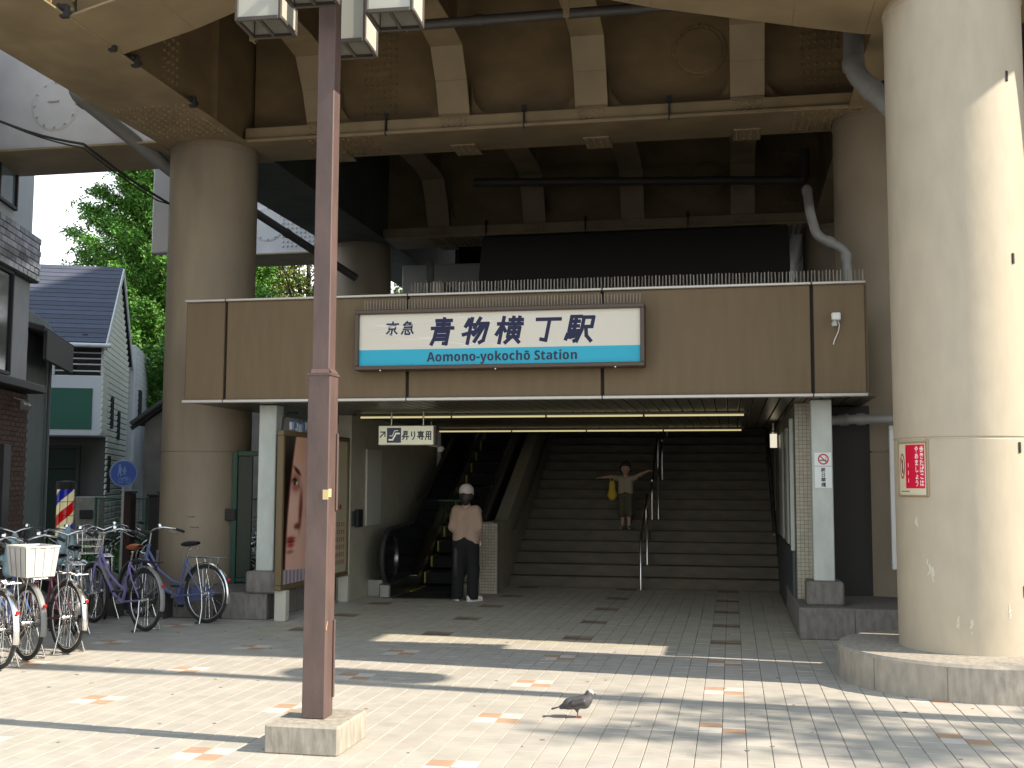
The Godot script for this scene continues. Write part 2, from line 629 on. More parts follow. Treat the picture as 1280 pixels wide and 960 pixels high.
# ---------------------------------------------------------------- viaduct
func bolts(g: Geo, o: Vector3, u: Vector3, w: Vector3, nu: int, nw: int, su: float, sw: float, nn: Vector3, size := 0.024) -> void:
	for i in nu:
		for k in nw:
			var c := o + u * (i * su) + w * (k * sw)
			g.lathe([Vector2(size, 0), Vector2(size * 0.9, size * 0.75), Vector2(0.0, size * 0.9)], c, 6, nn, 0, TAU, false)


const RIBS := [-5.2, -3.42, -1.66, 0.24]


func crossbeam(root: Node3D, d0: float, d1: float, yb: float, top: float, xl: float, xr: float) -> void:
	var dm := (d0 + d1) / 2
	var g := Geo.new()
	g.bx(xl, xr, yb + 0.05, top, dm - 0.1, dm + 0.3)
	var web := pw("crossbeam_web", g, M.steel_tan_shaded, root)
	g = Geo.new()  # bottom chord: flange with an upturned front plate
	g.bx(xl, xr, yb - 0.002, yb + 0.045, d0, d1, 0.008)
	g.bx(xl, xr, yb + 0.045, yb + 0.21, d0 + 0.06, dm - 0.1, 0.01)
	var chord := pw("crossbeam_flange", g, M.steel_tan, root)
	for x in RIBS:
		for s in [-1.0, 1.0]:
			g = Geo.new()
			g.prism(PackedVector2Array([Vector2(0, 0), Vector2(0.3, 0), Vector2(0.12, 0.1), Vector2(0.03, 0.24), Vector2(0, 0.5)]), v(x + s * 0.2, yb + 0.212, dm - 0.24), Vector3(s, 0, 0), Vector3.UP, v(0, 0, 0.137))
			pw("web_fillet", g, M.steel_tan_shaded, web)
	for x in RIBS:
		g = Geo.new()
		g.bx(x - 0.17, x + 0.17, yb - 0.026, yb - 0.004, d1 - 0.34, d1 + 0.12, 0.004)
		bolts(g, v(x - 0.13, yb - 0.026, d1 - 0.28), Vector3.RIGHT, v(0, 0, 1), 4, 4, 0.087, 0.1, Vector3.DOWN, 0.013)
		pw("splice_plate", g, M.steel_tan, chord)
		g = Geo.new()
		g.bx(x - 0.2, x + 0.2, yb + 0.212, yb + 0.23, d0 + 0.07, d0 + 0.2, 0.004)
		bolts(g, v(x - 0.15, yb + 0.085, d0 + 0.06), Vector3.RIGHT, Vector3.UP, 5, 2, 0.075, 0.075, v(0, 0, -1))
		pw("rib_foot", g, M.steel_tan, chord)
	for x in [-4.3, -2.5, -0.7]:
		g = Geo.new()
		g.bx(x - 0.008, x + 0.008, yb - 0.012, yb + 0.22, d0 - 0.012, d0 + 0.055, 0.002)
		g.bx(x - 0.03, x + 0.03, yb + 0.2, yb + 0.29, d0 + 0.03, d0 + 0.058, 0.004)
		pw("clamp", g, M.dark, chord)
	g = Geo.new()  # bolt fields where the web is spliced
	for xx in [xl + 1.55, xr - 1.5]:
		bolts(g, v(xx, yb + 0.4, dm - 0.1), Vector3.RIGHT, Vector3.UP, 6, 14, 0.085, 0.095, v(0, 0, -1))
	for xx in [xl + 0.9, xr - 1.6]:
		bolts(g, v(xx, yb - 0.002, d0 + 0.08), Vector3.RIGHT, v(0, 0, 1), 10, 8, 0.09, 0.095, Vector3.DOWN)
	stuff(pw("web_bolts", g, M.steel_tan_shaded, web))
	g = Geo.new()
	var hc := v(-0.34, yb + 0.95, dm - 0.1)
	g.lathe([Vector2(0.0, 0.02), Vector2(0.28, 0.02), Vector2(0.30, 0.012), Vector2(0.34, 0.012), Vector2(0.345, 0)], hc, 36, v(0, 0, -1))
	for i in 16:
		var a := TAU * i / 16
		g.lathe([Vector2(0.018, 0.012), Vector2(0.016, 0.03), Vector2(0, 0.032)], hc + Vector3(cos(a), sin(a), 0) * 0.31, 6, v(0, 0, -1), 0, TAU, false)
	pw("manhole_cover", g, M.steel_tan_shaded, web)


func rib(root: Node3D, x: float, d0: float, d1: float, yb: float, y_top: float, top: float, flat0: float, flat1: float, slope_from := true) -> void:
	# haunched stringer from d0 to d1: foot at yb, flat soffit at y_top between flat0 and flat1
	var side := PackedVector2Array()
	if slope_from:
		side = PackedVector2Array([Vector2(d0, yb), Vector2(d0 + 0.15, yb + 0.5), Vector2(d0 + 0.32, yb + 0.72)])
	var pts: Array = []
	if slope_from:
		pts = [Vector2(d0, yb), Vector2(d0 + 0.16, yb + 0.3), Vector2(d0 + 0.42, y_top - 0.12), Vector2(flat0, y_top), Vector2(flat1, y_top), Vector2(d1 - 0.46, y_top - 0.06), Vector2(d1 - 0.2, yb + 0.42), Vector2(d1, yb)]
	else:
		pts = [Vector2(flat0, y_top), Vector2(flat1, y_top), Vector2(d1 - 0.46, y_top - 0.06), Vector2(d1 - 0.2, yb + 0.42), Vector2(d1, yb)]
	var poly := PackedVector2Array(pts)
	poly.append(Vector2(d1, top))
	poly.append(Vector2(pts[0].x, top))
	var g := Geo.new()
	g.prism(poly, Vector3(x - 0.02, 0, 0), v(0, 0, 1), Vector3.UP, Vector3(0.04, 0, 0))
	var web := pw("stringer_web", g, M.steel_tan_shaded, root)
	g = Geo.new()
	for i in pts.size() - 1:
		var a: Vector2 = pts[i]
		var b: Vector2 = pts[i + 1]
		g.bar(v(x, a.y - 0.012, a.x), v(x, b.y - 0.012, b.x), 0.41, 0.022, 0.004)
	pw("stringer_flange", g, M.steel_tan, web)


func viaduct() -> void:
	var root := thing("railway_viaduct", "brown steel railway viaduct overhead with girders, crossbeams and haunched ribs above the station entrance", "viaduct", v(0, 0, 14))
	var yb := 6.03
	# deck over the station and, to the left, over the street
	var g := Geo.new()
	g.bx(-7.5, 5.5, 7.9, 8.3, 9.0, 34.0)
	g.bx(5.5, 5.62, 7.75, 8.3, 9.0, 34.0)
	g.bx(-7.5, -6.1, 7.9, 8.0, 1.5, 9.0)
	pw("deck", g, M.deck, root)
	# rear crossbeams
	crossbeam(root, 13.42, 14.32, yb, 7.9, -6.25, 2.4)
	crossbeam(root, 19.4, 20.3, yb, 7.9, -6.25, 2.4)
	# front crossbeam with haunched ends
	var poly := PackedVector2Array([Vector2(-6.25, 6.06), Vector2(-5.4, 6.28), Vector2(-4.4, 6.62), Vector2(-2.4, 6.62), Vector2(-1.5, 6.36), Vector2(-0.7, 6.14), Vector2(0.6, 5.86), Vector2(1.25, 5.73), Vector2(2.6, 5.73), Vector2(3.6, 6.0), Vector2(5.5, 6.5), Vector2(5.5, 7.9), Vector2(-6.25, 7.9)])
	g = Geo.new()
	g.prism(poly, v(0, 0, 9.6), Vector3.RIGHT, Vector3.UP, v(0, 0, 0.6))
	var fweb := pw("front_crossbeam_web", g, M.steel_tan_shaded, root)
	g = Geo.new()
	for i in 10:
		g.bar(v(poly[i].x, poly[i].y - 0.012, 9.9), v(poly[i + 1].x, poly[i + 1].y - 0.012, 9.9), 0.98, 0.024, 0.004)
	pw("front_crossbeam_flange", g, M.steel_tan, fweb)
	g = Geo.new()
	for i in 9:
		for k in 8:
			g.lathe([Vector2(0.024, 0), Vector2(0.022, 0.018), Vector2(0, 0.02)], v(-1.62 + i * 0.1, 6.375 - i * 0.0275, 9.5 + k * 0.11), 6, Vector3.DOWN, 0, TAU, false)
			g.lathe([Vector2(0.024, 0), Vector2(0.022, 0.018), Vector2(0, 0.02)], v(2.75 + i * 0.1, 5.74 + i * 0.026, 9.5 + k * 0.11), 6, Vector3.DOWN, 0, TAU, false)
	stuff(pw("flange_bolts", g, M.steel_tan, fweb))
	# ribs between the crossbeams
	for x in RIBS:
		rib(root, x, 10.2, 13.55, yb + 0.22, 7.08, 7.9, 10.25, 12.6, false)
		rib(root, x, 14.1, 19.5, yb + 0.22, 7.08, 7.9, 14.9, 18.6)
		rib(root, x, 20.1, 26.0, yb + 0.22, 7.08, 7.9, 20.9, 25.0)
	# longitudinal girders, left one running out over the street
	for seg in [[1.5, 14.37, "steel_tan"], [14.4, 33.5, "steel_green"]]:
		g = Geo.new()
		g.bx(-7.22, -6.3, yb + 0.02, 7.9, seg[0], seg[1])
		var gw := pw("girder_web", g, M.steel_tan_shaded if seg[2] == "steel_tan" else M.steel_green, root)
		g = Geo.new()
		g.bx(-7.36, -6.2, yb - 0.004, yb + 0.02, seg[0], seg[1], 0.005)
		pw("girder_flange", g, M[seg[2]], gw)
		if seg[0] < 5.0:
			g = Geo.new()
			bolts(g, v(-7.2, yb - 0.004, 11.9), Vector3.RIGHT, v(0, 0, 1), 10, 12, 0.1, 0.1, Vector3.DOWN)
			for k in 4:
				bolts(g, v(-6.3, 6.2, 9.5 + k * 0.1), Vector3.UP, v(0, 0, 1), 15, 1, 0.1, 0.1, Vector3.RIGHT)
				bolts(g, v(-6.3, 6.2, 11.4 + k * 0.1), Vector3.UP, v(0, 0, 1), 15, 1, 0.1, 0.1, Vector3.RIGHT)
			stuff(pw("girder_bolts", g, M.steel_tan, gw))
			for d in [9.3, 10.15, 10.6, 11.9]:
				g = Geo.new()
				g.bx(-6.24, -6.16, yb - 0.03, yb + 0.1, d, d + 0.06, 0.005)
				g.tube([v(-6.2, yb + 0.05, d - 0.08), v(-6.2, yb + 0.05, d + 0.14)], 0.022, 8)
				pw("bracket", g, M.dark, gw)
			for d in [9.1, 12.55]:
				g = Geo.new()
				g.bx(-6.299, -6.2, yb + 0.02, 7.9, d, d + 0.02)
				pw("stiffener", g, M.steel_tan_shaded, gw)
	for seg in [[10.25, 13.4], [14.35, 33.5]]:
		g = Geo.new()
		g.bx(1.55, 2.25, yb + 0.02, 7.9, seg[0], seg[1])
		var gw := pw("girder_web", g, M.steel_tan_shaded, root)
		g = Geo.new()
		g.bx(1.4, 2.4, yb - 0.004, yb + 0.02, seg[0], seg[1], 0.005)
		pw("girder_flange", g, M.steel_tan, gw)
	# grey cantilevers on the street side
	for cd in [[13.3, 14.3, -15.0], [20.4, 21.4, -10.6]]:
		g = Geo.new()
		g.bx(cd[2], -7.22, yb + 0.03, 7.9, cd[0], cd[1])
		var cw := pw("cantilever_web", g, M.steel_grey, root)
		g = Geo.new()
		g.bx(cd[2], -7.37, yb - 0.004, yb + 0.03, cd[0] - 0.08, cd[1] + 0.08, 0.006)
		pw("cantilever_flange", g, M.steel_tan, cw)
		g = Geo.new()
		var hc := v(-8.92, 6.66, cd[0])
		g.lathe([Vector2(0.0, 0.012), Vector2(0.33, 0.012), Vector2(0.36, 0.004), Vector2(0.365, 0)], hc, 36, v(0, 0, -1))
		for i in 12:
			var a := TAU * i / 12
			g.lathe([Vector2(0.02, 0.012), Vector2(0.018, 0.034), Vector2(0, 0.036)], hc + Vector3(cos(a), sin(a), 0) * 0.31, 6, v(0, 0, -1), 0, TAU, false)
		g.tube([hc + v(-0.1, 0.05, -0.03), hc + v(0.06, 0.05, -0.03)], 0.012, 6)
		pw("manhole_cover", g, M.steel_grey, cw)
		if cd[0] > 15.0:
			g = Geo.new()
			bolts(g, v(-8.6, 6.2, cd[0]), Vector3.RIGHT, Vector3.UP, 14, 10, 0.09, 0.09, v(0, 0, -1))
			stuff(pw("web_bolts", g, M.steel_grey, cw))


# ---------------------------------------------------------------- columns
func column(x: float, d: float, r: float, top: float, label: String, foot := 0.0) -> Node3D:
	var o := thing("viaduct_column", label, "column", v(x, 0, d), "round columns carrying the viaduct")
	var g := Geo.new()
	g.lathe([Vector2(r, foot), Vector2(r, 1.955), Vector2(r - 0.008, 1.962), Vector2(r - 0.008, 1.972), Vector2(r, 1.98), Vector2(r, top - 0.09), Vector2(r + 0.01, top - 0.085), Vector2(r + 0.01, top - 0.06), Vector2(r, top - 0.055), Vector2(r, top)], Vector3.ZERO, 64)
	pl("shaft", g, M.column if foot > 0.1 else M.column_shaded, o)
	return o


func columns() -> void:
	var rf := column(1.895, 9.88, 0.552, 5.72, "thick sunlit beige column on a round concrete plinth, nearest the camera at right", 0.2)
	var g := Geo.new()
	g.lathe([Vector2(1.05, 0), Vector2(1.05, 0.255), Vector2(1.03, 0.277), Vector2(0.0, 0.277)], Vector3.ZERO, 72)
	pl("plinth", g, M.concrete, rf)
	for y in [0.77, 1.89, 3.4, 4.9]:
		g = Geo.new()
		var a := -0.93
		var o := Vector3(cos(a), 0, -sin(a))
		g.box(o * 0.552 + Vector3(0, y, 0), Vector3(0.02, 0.085, 0.022), 0.003, Basis(Vector3.UP, a))
		pl("lug", g, M.dark, rf)
	g = Geo.new()
	for i in 11:
		var a := TAU * i / 11 + 0.2
		var o := Vector3(cos(a), 0, sin(a)) * 1.05
		g.box(o + Vector3(0, 0.13, 0), Vector3(0.004, 0.24, 0.006), 0, Basis(Vector3.UP, -a))
	pl("plinth_joint", g, M.concrete_dark, rf)
	for q in [[-2.3, 0.95, 0.05, 0.10], [-2.24, 0.88, 0.03, 0.08], [-1.9, 0.55, 0.02, 0.12], [-1.72, 0.5, 0.03, 0.09], [-2.5, 1.3, 0.02, 0.05], [-1.2, 0.62, 0.02, 0.07]]:
		g = Geo.new()
		for k in 5:
			var a: float = q[0] + rng.randf_range(-0.5, 0.5) * q[2]
			var o := Vector3(cos(a), 0, -sin(a))
			g.box(o * 0.5525 + Vector3(0, q[1] + rng.randf_range(-0.6, 0.6) * q[3], 0), Vector3(0.002, rng.randf_range(0.02, 0.06), rng.randf_range(0.004, 0.012)), 0, Basis(Vector3.UP, a) * Basis(Vector3.RIGHT, rng.randf_range(-0.7, 0.7)))
		pl("scuff", g, mat(Color(0.58, 0.53, 0.44), 0.8), rf)
	column(1.84, 14.0, 0.57, 6.03, "beige column half hidden behind the sunlit front column, beside the dark recess")
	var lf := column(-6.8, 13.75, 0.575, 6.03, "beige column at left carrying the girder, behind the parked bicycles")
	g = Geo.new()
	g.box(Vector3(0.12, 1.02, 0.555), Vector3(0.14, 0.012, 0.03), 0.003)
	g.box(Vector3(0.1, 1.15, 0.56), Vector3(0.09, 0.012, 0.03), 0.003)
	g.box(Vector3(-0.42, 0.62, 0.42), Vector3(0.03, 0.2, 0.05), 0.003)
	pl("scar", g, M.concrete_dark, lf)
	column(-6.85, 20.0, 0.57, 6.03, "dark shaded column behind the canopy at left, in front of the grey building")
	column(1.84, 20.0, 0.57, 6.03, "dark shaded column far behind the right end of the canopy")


# ---------------------------------------------------------------- canopy
func canopy() -> void:
	var o := thing("station_canopy", "brown panelled station canopy with bird spikes along its top and a slatted soffit", "canopy", v(-2.43, 2.5, 12.2))
	var xs := [-6.25, -5.74, -3.55, -1.36, 0.84, 1.39]
	for i in 5:
		var g := Geo.new()
		g.bx(xs[i] + 0.018, xs[i + 1] - 0.018, 2.535, 3.675, 12.0, 12.05, 0.006)
		pw("fascia_panel", g, M.fascia, o)
		g = Geo.new()
		g.bx(xs[i] + 0.006, xs[i + 1] - 0.006, 3.675, 3.705, 11.965, 12.3, 0.006)
		pw("top_flashing", g, M.alu, o)
		g = Geo.new()
		g.bx(xs[i] + 0.004, xs[i + 1] - 0.004, 2.497, 2.533, 11.955, 12.06, 0.006)
		pw("bottom_flashing", g, M.alu, o)
	var gb := Geo.new()
	gb.bx(-6.24, 1.38, 2.54, 3.672, 12.052, 12.14)
	pw("backing", gb, M.fascia_back, o)
	for s in [-6.25, 1.39]:
		var g := Geo.new()
		g.bx(s - 0.012, s + 0.012, 2.535, 3.672, 12.056, 13.3)
		pw("end_panel", g, M.fascia, o)
	var gr := Geo.new()
	gr.bx(-6.2, 1.34, 3.4, 3.5, 12.15, 17.9)
	gr.bx(-6.2, 1.34, 2.56, 2.66, 12.15, 18.9)
	pw("roof", gr, M.dark, o)
	var n := 0
	var x := -6.2
	while x < 1.36:
		var g := Geo.new()
		g.bx(x + 0.004, x + 0.131, 2.505, 2.53, 12.065, 18.8, 0.006)
		pw("soffit_slat", g, M.soffit, o)
		x += 0.14
		n += 1
	# spikes
	var gs := Geo.new()
	var sx := -3.52
	while sx < 1.37:
		gs.bar(v(sx, 3.70, 12.03), v(sx + rng.randf_range(-0.004, 0.004), 3.83 + rng.randf_range(-0.004, 0.006), 12.03 + rng.randf_range(-0.006, 0.006)), 0.011, 0.011)
		sx += 0.037
	stuff(pw("bird_spikes", gs, M.spike, o))
	# station sign on the fascia
	var s := thing("station_sign", "long white and cyan station name sign with dark blue lettering on the fascia", "sign", v(-2.5, 2.84, 11.9))
	var g := Geo.new()
	g.bx(-4.10, -0.89, 2.83, 2.875, 11.78, 11.998, 0.006)
	g.bx(-4.10, -0.89, 3.455, 3.50, 11.78, 11.998, 0.006)
	g.bx(-4.10, -4.055, 2.875, 3.455, 11.78, 11.998, 0.006)
	g.bx(-0.935, -0.89, 2.875, 3.455, 11.78, 11.998, 0.006)
	g.bx(-4.055, -0.935, 2.875, 3.455, 11.85, 11.99)
	pw("frame", g, M.sign_frame, s)
	var W := 1664
	var H := 310
	var im := Image.create(W, H, false, Image.FORMAT_RGB8)
	im.fill(Color(0.84, 0.82, 0.77))
	im.fill_rect(Rect2i(0, int(H * 0.69), W, H), Color(0.16, 0.66, 0.78))
	im.fill_rect(Rect2i(0, 0, W, 3), Color(0.6, 0.6, 0.58))
	var navy := Color(0.04, 0.06, 0.25)
	var big := "青物横丁駅"
	var cx := [0.248, 0.369, 0.489, 0.622, 0.738]
	for i in 5:
		glyph(im, big[i], Vector2(W * cx[i], H * 0.10), 152, 160, 21, navy, 0.2)
	glyph(im, "京", Vector2(W * 0.094, H * 0.15), 80, 82, 10, navy, 0.12)
	glyph(im, "急", Vector2(W * 0.152, H * 0.15), 80, 82, 10, navy, 0.12)
	# creased film on the left half of the face
	for k in 26:
		var a := Vector2(rng.randf_range(20, 860), rng.randf_range(12, 200))
		var b := a + Vector2(rng.randf_range(40, 200), rng.randf_range(-40, 30))
		stroke(im, a, b, rng.randf_range(1.5, 5), Color(0.80, 0.79, 0.74) if k % 2 else Color(0.90, 0.89, 0.86))
	for i in 5:
		glyph(im, big[i], Vector2(W * cx[i], H * 0.10), 152, 160, 21, navy, 0.2)
	g = Geo.new()
	g.quad(v(-4.055, 3.455, 11.83), v(-0.935, 3.455, 11.83), v(-0.935, 2.875, 11.83), v(-4.055, 2.875, 11.83), v(0, 0, -1), true)
	pw("sign_face", g, picture(im, 0.6), s)
	var t := MeshInstance3D.new()
	t.mesh = lettering("Aomono-yokochō Station", 0.138)
	t.material_override = mat(Color(0.012, 0.013, 0.05), 0.5)
	t.position = s.to_local(v(-2.44, 2.965, 11.827))
	named(t, "lettering", s)
	g = Geo.new()
	var sx2 := -4.0
	while sx2 < -0.92:
		g.bar(v(sx2, 3.50, 11.84), v(sx2 + rng.randf_range(-0.004, 0.004), 3.615, 11.84), 0.009, 0.009)
		sx2 += 0.034
	stuff(pw("bird_spikes", g, M.spike, s))
	for x2 in [-3.8, -2.5, -1.2]:
		g = Geo.new()
		g.blob(v(x2, 2.825, 11.8), Vector3(0.014, 0.014, 0.014), 8, 6)
		pw("screw", g, M.chrome, s)
	# small camera on the right fascia panel
	var c := thing("security_camera", "small white security camera with a dangling wire on the right fascia panel", "camera", v(1.08, 3.3, 11.95))
	g = Geo.new()
	g.bx(1.035, 1.125, 3.29, 3.37, 11.93, 11.999, 0.01)
	pw("housing", g, M.white, c)
	g = Geo.new()
	g.lathe([Vector2(0.0, 0.0), Vector2(0.028, 0.0), Vector2(0.032, 0.03), Vector2(0.012, 0.06)], v(1.06, 3.225, 11.93), 12)
	pw("lens", g, M.white_paint, c)
	g = Geo.new()
	g.tube([v(1.1, 3.29, 11.97), v(1.115, 3.24, 11.98), v(1.1, 3.17, 11.985), v(1.06, 3.08, 11.985), v(1.05, 3.04, 11.985)], 0.006, 6)
	pw("wire", g, M.white, c)


# ---------------------------------------------------------------- the hall under the canopy
func tiled_face(g: Geo, o: Vector3, u: Vector3, w: Vector3, nn: Vector3, nu: int, nw: int, s: float) -> void:
	for i in nu:
		for k in nw:
			g.tint = Color(1, 1, 1) * rng.randf_range(0.82, 1.0)
			var p := o + u * (i * s) + w * (k * s) + nn * rng.randf_range(0.003, 0.005)
			var e := s - 0.006
			g.quad(p, p + u * e, p + u * e + w * e, p + w * e, nn)
			for ed in [[p, p + u * e, -w], [p + w * e, p + u * e + w * e, w], [p, p + w * e, -u], [p + u * e, p + u * e + w * e, u]]:
				g.quad(ed[0], ed[1], ed[1] - nn * 0.006, ed[0] - nn * 0.006, ed[2])
	g.tint = Color(1, 1, 1)


func hall() -> void:
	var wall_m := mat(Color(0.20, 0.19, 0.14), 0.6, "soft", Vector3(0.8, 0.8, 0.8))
	var tile_m := mat(Color(0.42, 0.38, 0.29), 0.35)
	tile_m.vertex_color_use_as_albedo = true
	# left wall
	var lw := thing("station_wall", "plain grey-green wall left of the escalator with a blank panel", "wall", v(-5.15, 0, 16))
	var g := Geo.new()
	g.bx(-5.25, -5.06, 0, 2.5, 14.5, 19.0)
	g.bx(-5.25, -5.06, 0, 5.2, 19.25, 27.0)
	pw("wall_face", g, mat(Color(0.42, 0.40, 0.31), 0.6, "soft", Vector3(0.8, 0.8, 0.8)), lw)
	g = Geo.new()
	g.bx(-5.06, -5.03, 0.98, 2.06, 15.1, 15.75, 0.006)
	pw("panel", g, mat(Color(0.50, 0.50, 0.44), 0.5), lw)
	g = Geo.new()
	g.bx(-5.06, -5.0, 0.98, 1.22, 14.66, 14.86, 0.008)
	g.bx(-5.06, -5.02, 1.0, 1.2, 14.54, 14.59, 0.006)
	pw("intercom", g, M.black, lw)
	# right wall with small square tiles on its front
	var rw := thing("station_wall", "tiled wall end right of the stairs with a dark dado inside", "wall", v(0.8, 0, 16))
	g = Geo.new()
	g.bx(0.70, 0.92, 0, 2.5, 13.0, 19.0)
	g.bx(0.70, 0.92, 0, 5.2, 19.25, 27.0)
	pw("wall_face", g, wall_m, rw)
	g = Geo.new()
	tiled_face(g, v(0.702, 0.0, 12.999), Vector3.RIGHT, Vector3.UP, v(0, 0, -1), 5, 59, 0.0425)
	stuff(pw("wall_tiles", g, tile_m, rw))
	g = Geo.new()
	g.bx(0.665, 0.70, 0, 0.83, 13.3, 17.6, 0.006)
	pw("dado", g, mat(Color(0.05, 0.06, 0.065), 0.5), rw)
	for dd in [[14.5, 15.0], [15.8, 16.7]]:
		g = Geo.new()
		g.bx(0.67, 0.70, 0.85, 2.3, dd[0], dd[1], 0.006)
		pw("panel", g, mat(Color(0.36, 0.37, 0.33), 0.4), rw)
	g = Geo.new()
	g.bx(0.655, 0.70, 0.83, 2.35, 13.35, 13.43, 0.006)
	pw("edge_trim", g, M.white_paint, rw)
	# dark enclosure over the stairs
	var en := thing("stair_enclosure", "black stairway housing rising behind the canopy under the viaduct", "building", v(-2, 2.6, 22))
	g = Geo.new()
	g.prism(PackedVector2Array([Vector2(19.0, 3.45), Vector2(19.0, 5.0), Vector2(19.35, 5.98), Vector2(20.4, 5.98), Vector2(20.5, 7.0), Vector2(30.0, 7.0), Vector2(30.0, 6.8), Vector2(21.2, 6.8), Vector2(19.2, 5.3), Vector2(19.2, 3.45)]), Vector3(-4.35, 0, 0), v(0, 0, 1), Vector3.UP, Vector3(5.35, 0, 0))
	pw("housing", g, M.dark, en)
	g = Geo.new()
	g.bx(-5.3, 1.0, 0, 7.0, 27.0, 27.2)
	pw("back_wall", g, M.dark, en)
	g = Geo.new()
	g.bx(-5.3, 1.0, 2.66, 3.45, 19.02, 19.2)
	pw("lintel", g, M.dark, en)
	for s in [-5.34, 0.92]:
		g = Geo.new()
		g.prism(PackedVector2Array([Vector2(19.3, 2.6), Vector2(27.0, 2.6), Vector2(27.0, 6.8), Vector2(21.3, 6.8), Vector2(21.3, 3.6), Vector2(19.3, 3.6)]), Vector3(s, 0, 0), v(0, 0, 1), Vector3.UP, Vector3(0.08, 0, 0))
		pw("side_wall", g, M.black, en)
	# tube lights on the soffit
	for k in 2:
		var d: float = [14.4, 18.55][k]
		var o := thing("strip_light", ["long front strip light on the soffit behind the fascia", "long rear strip light on the soffit above the foot of the stairs"][k], "light", v(-2.4, 2.47, d), "strip lights under the canopy")
		g = Geo.new()
		g.bx(-4.95, 0.2, 2.478, 2.503, d - 0.035, d + 0.035, 0.005)
		pw("housing", g, M.soffit, o)
		for j in 4:
			g = Geo.new()
			g.tube([v(-4.9 + j * 1.27, 2.46, d), v(-4.9 + j * 1.27 + 1.245, 2.46, d)], 0.013, 10)
			pw("tube", g, glow(Color(1.0, 0.86, 0.42), 0.22), o)
		var al := AreaLight3D.new()
		al.name = "strip_lamp"
		al.area_size = Vector2(5.0, 0.06)
		al.light_color = Color(1.0, 0.86, 0.55)
		al.light_energy = 0.004
		al.area_range = 20.0
		al.area_attenuation = 2.0
		al.shadow_enabled = true
		o.add_child(al)
		al.position = Vector3(0, -0.04, 0)
		al.rotation.x = -PI / 2
	var wl := thing("wall_lamp", "small lit cylinder lamp hanging beside the stair wall at right", "lamp", v(0.6, 2.1, 16.8))
	g = Geo.new()
	g.lathe([Vector2(0, 0), Vector2(0.05, 0), Vector2(0.05, 0.2), Vector2(0, 0.2)], v(0.6, 2.12, 16.8), 16)
	pw("shade", g, glow(Color(1.0, 0.9, 0.7), 0.3), wl)
	g = Geo.new()
	g.lathe([Vector2(0.055, 0), Vector2(0.06, 0.03), Vector2(0.02, 0.05), Vector2(0.02, 0.16)], v(0.6, 2.32, 16.8), 12)
	pw("bracket", g, M.stainless, wl)
	var ol := OmniLight3D.new()
	ol.name = "bulb"
	ol.light_color = Color(1.0, 0.9, 0.7)
	ol.light_energy = 0.003
	ol.light_size = 0.05
	ol.omni_range = 12.0
	ol.omni_attenuation = 2.0
	ol.shadow_enabled = true
	wl.add_child(ol)
	ol.position = Vector3(0, 0.12, 0)


func step_y(d: float) -> float:
	return (d - 17.2) * 0.532


func stairs() -> void:
	var o := thing("staircase", "wide dim stone staircase climbing away from the hall floor", "stairs", v(-1.3, 0, 17.2))
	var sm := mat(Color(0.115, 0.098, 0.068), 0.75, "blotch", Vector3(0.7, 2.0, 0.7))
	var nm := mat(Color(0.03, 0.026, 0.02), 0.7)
	for i in 26:
		var d := 17.2 + i * 0.31
		var g := Geo.new()
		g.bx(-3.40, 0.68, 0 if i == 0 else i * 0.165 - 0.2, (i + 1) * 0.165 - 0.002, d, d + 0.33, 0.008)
		var st := pw("step", g, sm, o)
		g = Geo.new()
		g.bx(-3.39, 0.67, (i + 1) * 0.165 - 0.002, (i + 1) * 0.165 + 0.006, d + 0.03, d + 0.085, 0.002)
		pw("nosing", g, nm, st)
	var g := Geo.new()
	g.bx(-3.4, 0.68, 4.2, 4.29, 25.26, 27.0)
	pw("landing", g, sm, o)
	# centre handrail in two runs
	var h := thing("handrail", "steel double handrail down the middle of the stairs", "handrail", v(-1.33, 0, 17))
	for run in [[-1.36, 17.0, 18.3, 0.0], [-1.31, 17.65, 26.0, 0.0], [-1.22, 19.0, 26.0, 0.0]]:
		var x: float = run[0]
		var pts: Array = []
		var y0: float = maxf(0.0, step_y(run[1]))
		pts.append(v(x, y0, run[1]))
		pts.append(v(x, y0 + 0.72, run[1]))
		pts.append(v(x, y0 + 0.78, run[1] + 0.06))
		pts.append(v(x, step_y(run[2]) + 0.82, run[2]))
		if run[2] < 20.0:
			pts.append(v(x, step_y(run[2]) + 0.02, run[2] + 0.05))
		g = Geo.new()
		g.tube(pts, 0.02, 10)
		pw("rail", g, M.stainless, h)
		for k in 4:
			var d: float = run[1] + 1.15 + k * 1.6
			if d < run[2]:
				g = Geo.new()
				g.tube([v(x, step_y(d), d), v(x, step_y(d) + 0.8, d)], 0.018, 8)
				pw("baluster", g, M.stainless, h)
	var hr := thing("handrail", "steel handrail fixed along the right wall of the stairs", "handrail", v(0.6, 0, 18))
	g = Geo.new()
	g.tube([v(0.6, 0.85, 17.1), v(0.6, 0.9, 17.3), v(0.6, step_y(26) + 0.82, 26)], 0.02, 8)
	pw("rail", g, M.stainless, hr)
	var hl := thing("handrail", "steel handrail along the parapet between escalator and stairs", "handrail", v(-3.3, 0, 18))
	g = Geo.new()
	g.tube([v(-3.3, 0.85, 17.1), v(-3.3, 0.9, 17.3), v(-3.3, step_y(26) + 0.82, 26)], 0.02, 8)
	pw("rail", g, M.stainless, hl)


